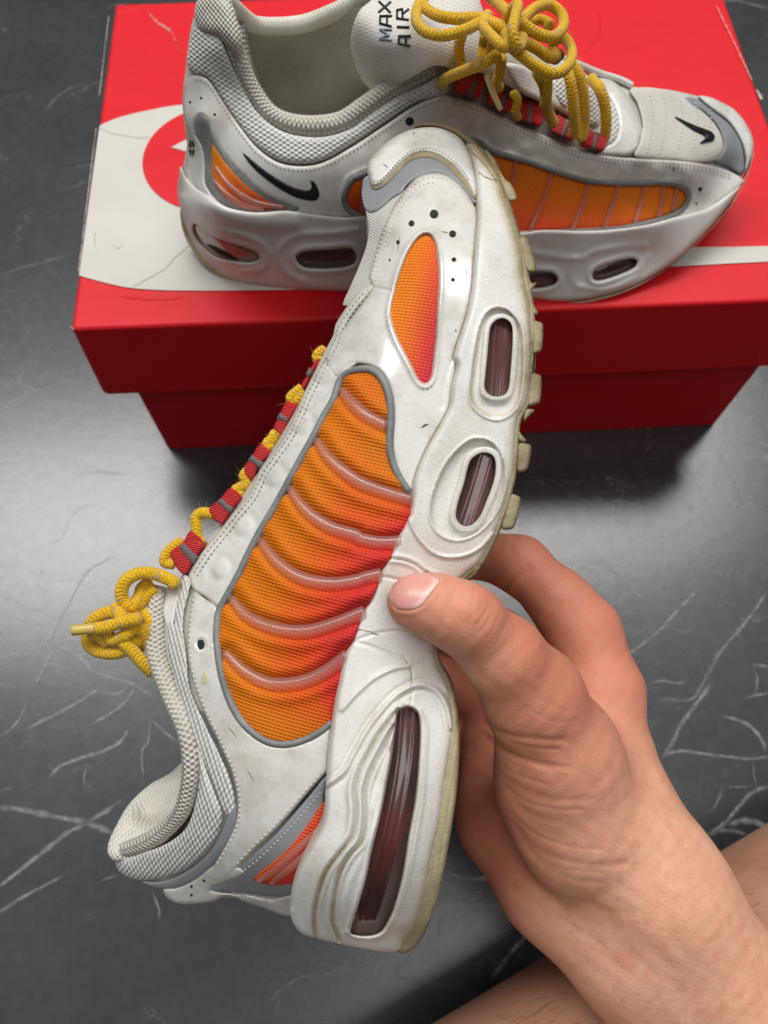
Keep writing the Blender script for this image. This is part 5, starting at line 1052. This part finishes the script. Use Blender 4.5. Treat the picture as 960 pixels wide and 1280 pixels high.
# index finger and the three behind the sole
chain([(752, 862, .284, 50), (728, 790, .291, 42), (700, 752, .296, 37)], .008); chain([(700, 752, .296, 37), (650, 706, .304, 34), (590, 690, .318, 30), (545, 690, .328, 27)], .005)
chain([(662, 890, .315, 44), (620, 800, .328, 38), (560, 770, .332, 33), (500, 765, .334, 29)], .005)
chain([(640, 910, .318, 42), (590, 860, .330, 36), (530, 845, .333, 32), (480, 845, .334, 28)], .005)
chain([(622, 940, .318, 40), (570, 930, .328, 33), (520, 920, .331, 28), (490, 920, .332, 25)], .005)
def sdf(X):
    out = None
    for a, b, ra, rb, k in PR:
        ab = b-a; l2 = max(ab@ab, 1e-12); t = np.clip((X-a)@ab/l2, 0, 1)
        d = np.linalg.norm(X-(a+t[:, None]*ab), axis=1)-(ra+(rb-ra)*t)
        if out is None: out = d
        else:
            h = np.clip(.5+.5*(out-d)/k, 0, 1); out = out*(1-h)+d*h-k*h*(1-h)
    return out
def sdf_grad(X, e=2e-4):
    g_ = np.stack([sdf(X+np.eye(3)[i]*e)-sdf(X-np.eye(3)[i]*e) for i in range(3)], 1)/(2*e)
    return g_/np.maximum(np.linalg.norm(g_, axis=1), 1e-9)[:, None]
def surface_nets(lo, hi, hs):
    n = np.ceil((hi-lo)/hs).astype(int)+1
    ax_ = [lo[i]+np.arange(n[i])*hs for i in range(3)]
    G = np.stack(np.meshgrid(*ax_, indexing='ij'), -1).reshape(-1, 3); val = np.empty(len(G))
    for i in range(0, len(G), 200000): val[i:i+200000] = sdf(G[i:i+200000])
    D_ = val.reshape(n); neg = D_ < 0
    c = np.zeros(np.array(n)-1, int)
    acc = np.zeros((*(np.array(n)-1), 3)); cnt = np.zeros(np.array(n)-1)
    offs = [(i, j, k) for i in (0, 1) for j in (0, 1) for k in (0, 1)]
    sl = lambda o: tuple(slice(o[i], n[i]-1+o[i]) for i in range(3))
    for o1 in offs:
        for ax in range(3):
            if o1[ax]: continue
            o2 = list(o1); o2[ax] = 1; a = D_[sl(o1)]; b = D_[sl(o2)]; cr = (a < 0) != (b < 0)
            t = np.where(cr, a/np.where(cr, a-b, 1), 0)
            for i in range(3): acc[..., i] += np.where(cr, o1[i]+(t if i == ax else 0), 0)
            cnt += cr
    act = cnt > 0; idx = -np.ones(act.shape, int); idx[act] = np.arange(act.sum())
    I = np.argwhere(act); V = lo+(I+acc[act]/cnt[act][:, None])*hs
    F = []
    for ax in range(3):
        o = [0, 0, 0]; o[ax] = 1; a = neg[sl((0, 0, 0))]; b = neg[sl(tuple(o))]
        cr = np.argwhere(a != b); u_, w_ = [(1, 2), (2, 0), (0, 1)][ax]
        cr = cr[(cr[:, u_] > 0) & (cr[:, w_] > 0)]
        e1 = np.zeros(3, int); e1[u_] = 1; e2 = np.zeros(3, int); e2[w_] = 1
        qd = np.stack([idx[tuple((cr-e1-e2).T)], idx[tuple((cr-e2).T)], idx[tuple(cr.T)], idx[tuple((cr-e1).T)]], 1)
        fl_ = ~a[tuple(cr.T)]; qd[fl_] = qd[fl_][:, ::-1]; F.append(qd)
    F = np.concatenate(F); return V, F[(F >= 0).all(1)]
def subdiv(V, F):
    e = np.concatenate([F[:, [0, 1]], F[:, [1, 2]], F[:, [2, 3]], F[:, [3, 0]]]); k = np.sort(e, 1)
    uq, inv = np.unique(k, axis=0, return_inverse=True); inv = inv.reshape(4, -1)+len(V); m = len(F)
    fc = np.arange(m)+len(V)+len(uq)
    V2 = np.concatenate([V, (V[uq[:, 0]]+V[uq[:, 1]])/2, V[F].mean(1)])
    F2 = np.concatenate([np.stack([F[:, i], inv[i], fc, inv[i-1]], 1) for i in range(4)]); return V2, F2
pa = np.concatenate([np.array([p[0] for p in PR]), np.array([p[1] for p in PR])])
V, F = surface_nets(pa.min(0)-.036, pa.max(0)+.036, .0030)
V = V-sdf_grad(V)*sdf(V)[:, None]
# drop what lies far outside the picture
V, F = subdiv(V, F); V = V-sdf_grad(V)*sdf(V)[:, None]
u, v, d = topx(V); fu, fv = u[F].mean(1), v[F].mean(1)
V, F = subdiv(V, F); N = sdf_grad(V); V = V-N*sdf(V)[:, None]
# skin folds, knuckles, tendons on the side that faces up
u, v, d = topx(V); vd = V-CAMP; vd /= np.linalg.norm(vd, axis=1)[:, None]; face = np.clip(-(N*vd).sum(1)*2.2, 0, 1); q = np.stack([u, v], 1)
front = face*(d < .29)
def fold(k, pts, w_, a_): 
    return .8*a_*np.exp(-(dist(q, spline(S(k, pts), 3), False, 4*w_)/(w_*1.25))**2)
H = np.zeros(len(V))
for pts, w_, a_ in (([(278, 505), (330, 535), (400, 545), (470, 548)], 3.2, -.5), ([(282, 540), (330, 575), (400, 600), (480, 615)], 3.0, -.42), ([(300, 560), (360, 592), (440, 618)], 2.4, -.3), ([(305, 620), (360, 660), (440, 690), (540, 690)], 4, -.28), ([(330, 665), (380, 720), (450, 745)], 4, -.25),
                    ([(345, 745), (390, 800), (450, 832), (540, 850), (620, 845)], 4.5, -.5), ([(355, 775), (400, 825), (470, 858), (560, 868)], 4.0, -.42), ([(370, 800), (420, 850), (500, 885), (560, 890)], 4.5, -.35), ([(400, 890), (440, 930), (470, 960), (450, 1000), (440, 1030)], 5, -.3), ([(480, 960), (520, 940), (600, 900)], 6, -.25),
                    ([(292, 222), (276, 250), (262, 270)], 2.2, -.40), ([(282, 210), (262, 240), (240, 262)], 2.0, -.2), ([(302, 232), (288, 262), (270, 284)], 2.2, -.25), ([(205, 200), (196, 225), (188, 250)], 3, -.18), ([(222, 195), (212, 225), (200, 258)], 3, -.12),
                    ([(250, 195), (245, 235)], 14, .55), ([(640, 540), (690, 650), (740, 730)], 7, -.35), ([(620, 470), (660, 560), (720, 660)], 9, .45), ([(300, 225), (380, 300), (450, 350)], 3, -.1), ([(345, 30), (352, 60), (340, 90)], 3, -.2), ([(320, 190), (345, 165), (390, 140)], 3.0, -.6), ([(430, 290), (450, 250), (490, 220)], 5, -.35), ([(460, 225), (500, 210), (530, 215)], 3, -.25), ([(350, 175), (400, 155)], 10, .3)):
    H += fold('R8', pts, w_, a_)
for pts, w_, a_ in (([(210, 190), (203, 222), (192, 255)], 1.6, -.16), ([(232, 186), (226, 225), (212, 268)], 1.6, -.18), ([(256, 182), (254, 215), (246, 250), (236, 280)], 1.5, -.2), ([(270, 190), (270, 220), (262, 250)], 1.4, -.22), ([(315, 245), (300, 280), (282, 305)], 1.6, -.18), ([(335, 262), (318, 300), (296, 330)], 1.8, -.14),
                    ([(290, 520), (340, 552), (400, 566), (460, 570)], 1.8, -.25), ([(296, 590), (350, 628), (430, 655)], 1.8, -.22), ([(312, 640), (370, 690), (440, 712), (520, 715)], 1.9, -.2), ([(340, 720), (400, 772), (470, 800), (560, 812)], 2, -.22), ([(380, 470), (440, 500), (500, 505)], 1.8, -.16), ([(420, 450), (470, 475), (520, 470)], 1.6, -.12),
                    ([(462, 975), (500, 1000), (560, 1040)], 3, -.18), ([(520, 930), (580, 960), (660, 960)], 4, -.16), ([(350, 60), (375, 95), (380, 130)], 2, -.2), ([(480, 225), (520, 260), (540, 300)], 2.2, -.18), ([(440, 190), (480, 180), (520, 190)], 1.8, -.2), ([(390, 165), (420, 140), (440, 120)], 1.8, -.22),
                    ([(560, 600), (640, 760), (760, 960), (900, 1180)], 9, .28), ([(640, 980), (740, 1080), (820, 1200)], 8, .25)):
    H += fold('R8', pts, w_, a_)
H += .10*np.sin(q[:, 0]*.21+1.3*np.sin(q[:, 1]*.07))*np.sin(q[:, 1]*.17+q[:, 0]*.03)
nlp = spline(S('R4', [(286, 962), (302, 926), (350, 906), (420, 914), (476, 948), (455, 982), (428, 1018), (398, 1052), (350, 1064), (306, 1056), (282, 1022), (274, 990)]), 2, True)
sn = sdist(q, nlp, 20); H += np.where(q[:, 0] > 492, .35, .1)*np.exp(-((sn+4)/3.2)**2)-.35*sstep(sn, -1.5, 1.5)
H += .35*np.exp(-((q[:, 0]-647)**2+(q[:, 1]-1106)**2)/14)
H *= np.where(d < .33, face, 0)
V = V+N*(H*.001)[:, None]
arm_red_and_light = np.zeros(len(V))
for (x, y), rr_, am in (((600, 765), 30, .35), ((690, 860), 45, .45), ((500, 748), 30, .45), ((660, 960), 40, .4), ((710, 790), 50, .6), ((640, 1100), 60, .75), ((660, 720), 50, .5), ((760, 850), 50, .35)):
    arm_red_and_light += am*np.exp(-(((q[:, 0]-x)**2+(q[:, 1]-y)**2)/(2*rr_**2)))
arm_red_and_light += 1.6*np.exp(-((q[:, 0]-647)**2+(q[:, 1]-1106)**2)/18)
arm_red_and_light += .9*sstep(d, .262, .30)+.62*sstep(-(q[:, 0]*.54+q[:, 1]*.84), -1330, -1180)  # hand and farther parts darker red; forearm paler in place of stronger light
def skin(name, base, red, dark):
    t = MT(name); at = t.n('Attribute', attribute_name='dirt').outputs['Fac']
    n = t.noise(55, 4, .6); n2 = t.noise(260, 3, .6); n3 = t.noise(1600, 2, .5)
    vo = t.n('TexVoronoi', {'Vector': t.tc.outputs['Object'], 'Scale': 950.0}).outputs['Distance']
    c = t.mix(t.m_('MULTIPLY', at, .75, clamp=True), base, red); c = t.mix(t.m_('MULTIPLY', t.ramp(n, .40, .72), .6), c, dark); c = t.mix(t.m_('MULTIPLY', t.ramp(t.noise(120, 4, .7), .52, .72), .4), c, red); c = t.mix(t.m_('MULTIPLY', t.ramp(n2, .45, .75), .38), c, red); c = t.mix(t.m_('MULTIPLY', t.ramp(t.noise(480, 3), .55, .75), .22), c, dark)
    t.set(color=c, rough=t.m_('ADD', .42, t.m_('MULTIPLY', n2, .18)), spec=.38, sss=.3, sssr=(1.0, .36, .2), ssss=.005)
    ve = t.n('TexVoronoi', {'Vector': t.n('Mapping', {'Vector': t.tc.outputs['Object'], 'Rotation': (0, 0, .6), 'Scale': (1, .45, 1)}).outputs[0], 'Scale': 900.0}, feature='DISTANCE_TO_EDGE').outputs['Distance']
    t.bump(t.ramp(ve, 0, .12), .3, .00016); t.bump(vo, .25, .00016); t.bump(n3, .25, .00014); t.bump(n2, .12, .0005); return t.m
MAT['skin'] = skin('warm_skin', (.84, .455, .305), (.65, .23, .145), (.64, .30, .175))
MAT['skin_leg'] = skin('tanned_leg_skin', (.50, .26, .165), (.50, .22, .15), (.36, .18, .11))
# the leg below the arm, same body
e0 = PZ(np.array(470.), np.array(1322.), np.array(.045)); e1 = PZ(np.array(1010.), np.array(1006.), np.array(.06))
ax0 = e1-e0; ax0 /= np.linalg.norm(ax0); nrm = np.cross(ax0, [0, 0, 1.]); nrm /= np.linalg.norm(nrm)
if nrm[1] > 0: nrm = -nrm
LV = []; LF = []; ns, ms = 70, 56
for i in range(ns):
    f = -.35+1.8*i/(ns-1); c = e0+(e1-e0)*f; R_ = .046+.010*f
    cc = c+nrm*R_*1.0
    cc[2] = .048+.006*f
    for k in range(ms):
        a = 2*math.pi*k/ms; LV.append(cc+nrm*R_*math.cos(a)+np.array([0, 0, 1.])*R_*.95*math.sin(a))
for i in range(ns-1):
    for k in range(ms):
        k2 = (k+1) % ms; LF.append([i*ms+k, i*ms+k2, (i+1)*ms+k2, (i+1)*ms+k])
LF.append([k for k in range(ms)][::-1]); LF.append([(ns-1)*ms+k for k in range(ms)])
nA = len(V); allV = np.concatenate([V, np.array(LV)]); allF = F.tolist()+[[i+nA for i in f] for f in LF]
per = mesh('person', allV, allF, MAT['skin'], None, dirt=np.concatenate([arm_red_and_light, np.zeros(len(LV))]))
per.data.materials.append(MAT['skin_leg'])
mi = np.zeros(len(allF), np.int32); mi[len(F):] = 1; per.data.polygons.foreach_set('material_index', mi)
per['label'] = 'bare hand and forearm gripping the sneaker, thumb in front, bare leg behind'; per['category'] = 'person'
# thumb nail
def hand_depth(q):
    dd = np.full(len(q), .205); r_ = rays(q[:, 0], q[:, 1]); ln = np.linalg.norm(r_, axis=1)
    for _ in range(40): dd = dd+sdf(CAMP+r_*dd[:, None])/ln*.9
    return dd
_nm = MT('thumb_nail'); _nm.set(color=_nm.n('Attribute', attribute_name='Col').outputs['Color'], rough=.32, spec=.5, coat=.1, coatr=.2, sss=.15, sssr=(1, .4, .25), ssss=.003); _nm.bump(_nm.noise(500, 2), .1, .0002); MAT['nail'] = _nm.m
cut = spline(S('R4', [(484, 940), (455, 985), (428, 1022), (394, 1060)]), 2); tipc = spline(S('R4', [(350, 900), (300, 922), (280, 962), (272, 995), (280, 1028)]), 2)
def nail_col(q, d):
    a = sstep(-dist(q, cut), -11, -4)[:, None]; b = sstep(-dist(q, tipc), -5, -1.5)[:, None]
    c = np.array([.76, .36, .31])*(1-a)+np.array([.82, .55, .49])*a; return c*(1-b)+np.array([.84, .68, .58])*b
nl = S('R4', [(286, 962), (302, 926), (350, 906), (420, 914), (476, 948), (455, 982), (428, 1018), (398, 1052), (350, 1064), (306, 1056), (282, 1022), (274, 990)])
patch('thumb_nail', nl, hand_depth, MAT['nail'], per, off=.5, er=4, step=2.0, back=1.0, colf=nail_col)
# fine hairs on the leg
HV = []; HF = []
for i in range(900):
    f = RNG.uniform(-.1, 1.2); a = RNG.uniform(.2, 2.9); c = e0+(e1-e0)*f; R_ = .046+.010*f; cc = c+nrm*R_; cc[2] = .048+.006*f
    p0 = cc+nrm*R_*math.cos(a)+np.array([0, 0, 1.])*R_*.95*math.sin(a); out_ = (p0-cc)/np.linalg.norm(p0-cc)
    t = ax0*RNG.uniform(-1, -.5)+out_*RNG.uniform(.15, .5)+nrm*RNG.normal(0, .3); t /= np.linalg.norm(t); L_ = RNG.uniform(.005, .011)
    sd_ = np.cross(t, out_); sd_ /= np.linalg.norm(sd_); p1 = p0+t*L_*.5; p2 = p0+t*L_-out_*L_*.15; w_ = .00006; o = len(HV)
    HV += [p0-sd_*w_, p0+sd_*w_, p1-sd_*w_, p1+sd_*w_, p2]; HF += [[o, o+1, o+3, o+2], [o+2, o+3, o+4]]
hr_ = mesh('leg_hair', HV, HF, simple('dark_leg_hair', (.13, .07, .04), .6), per); hr_['kind'] = 'stuff'
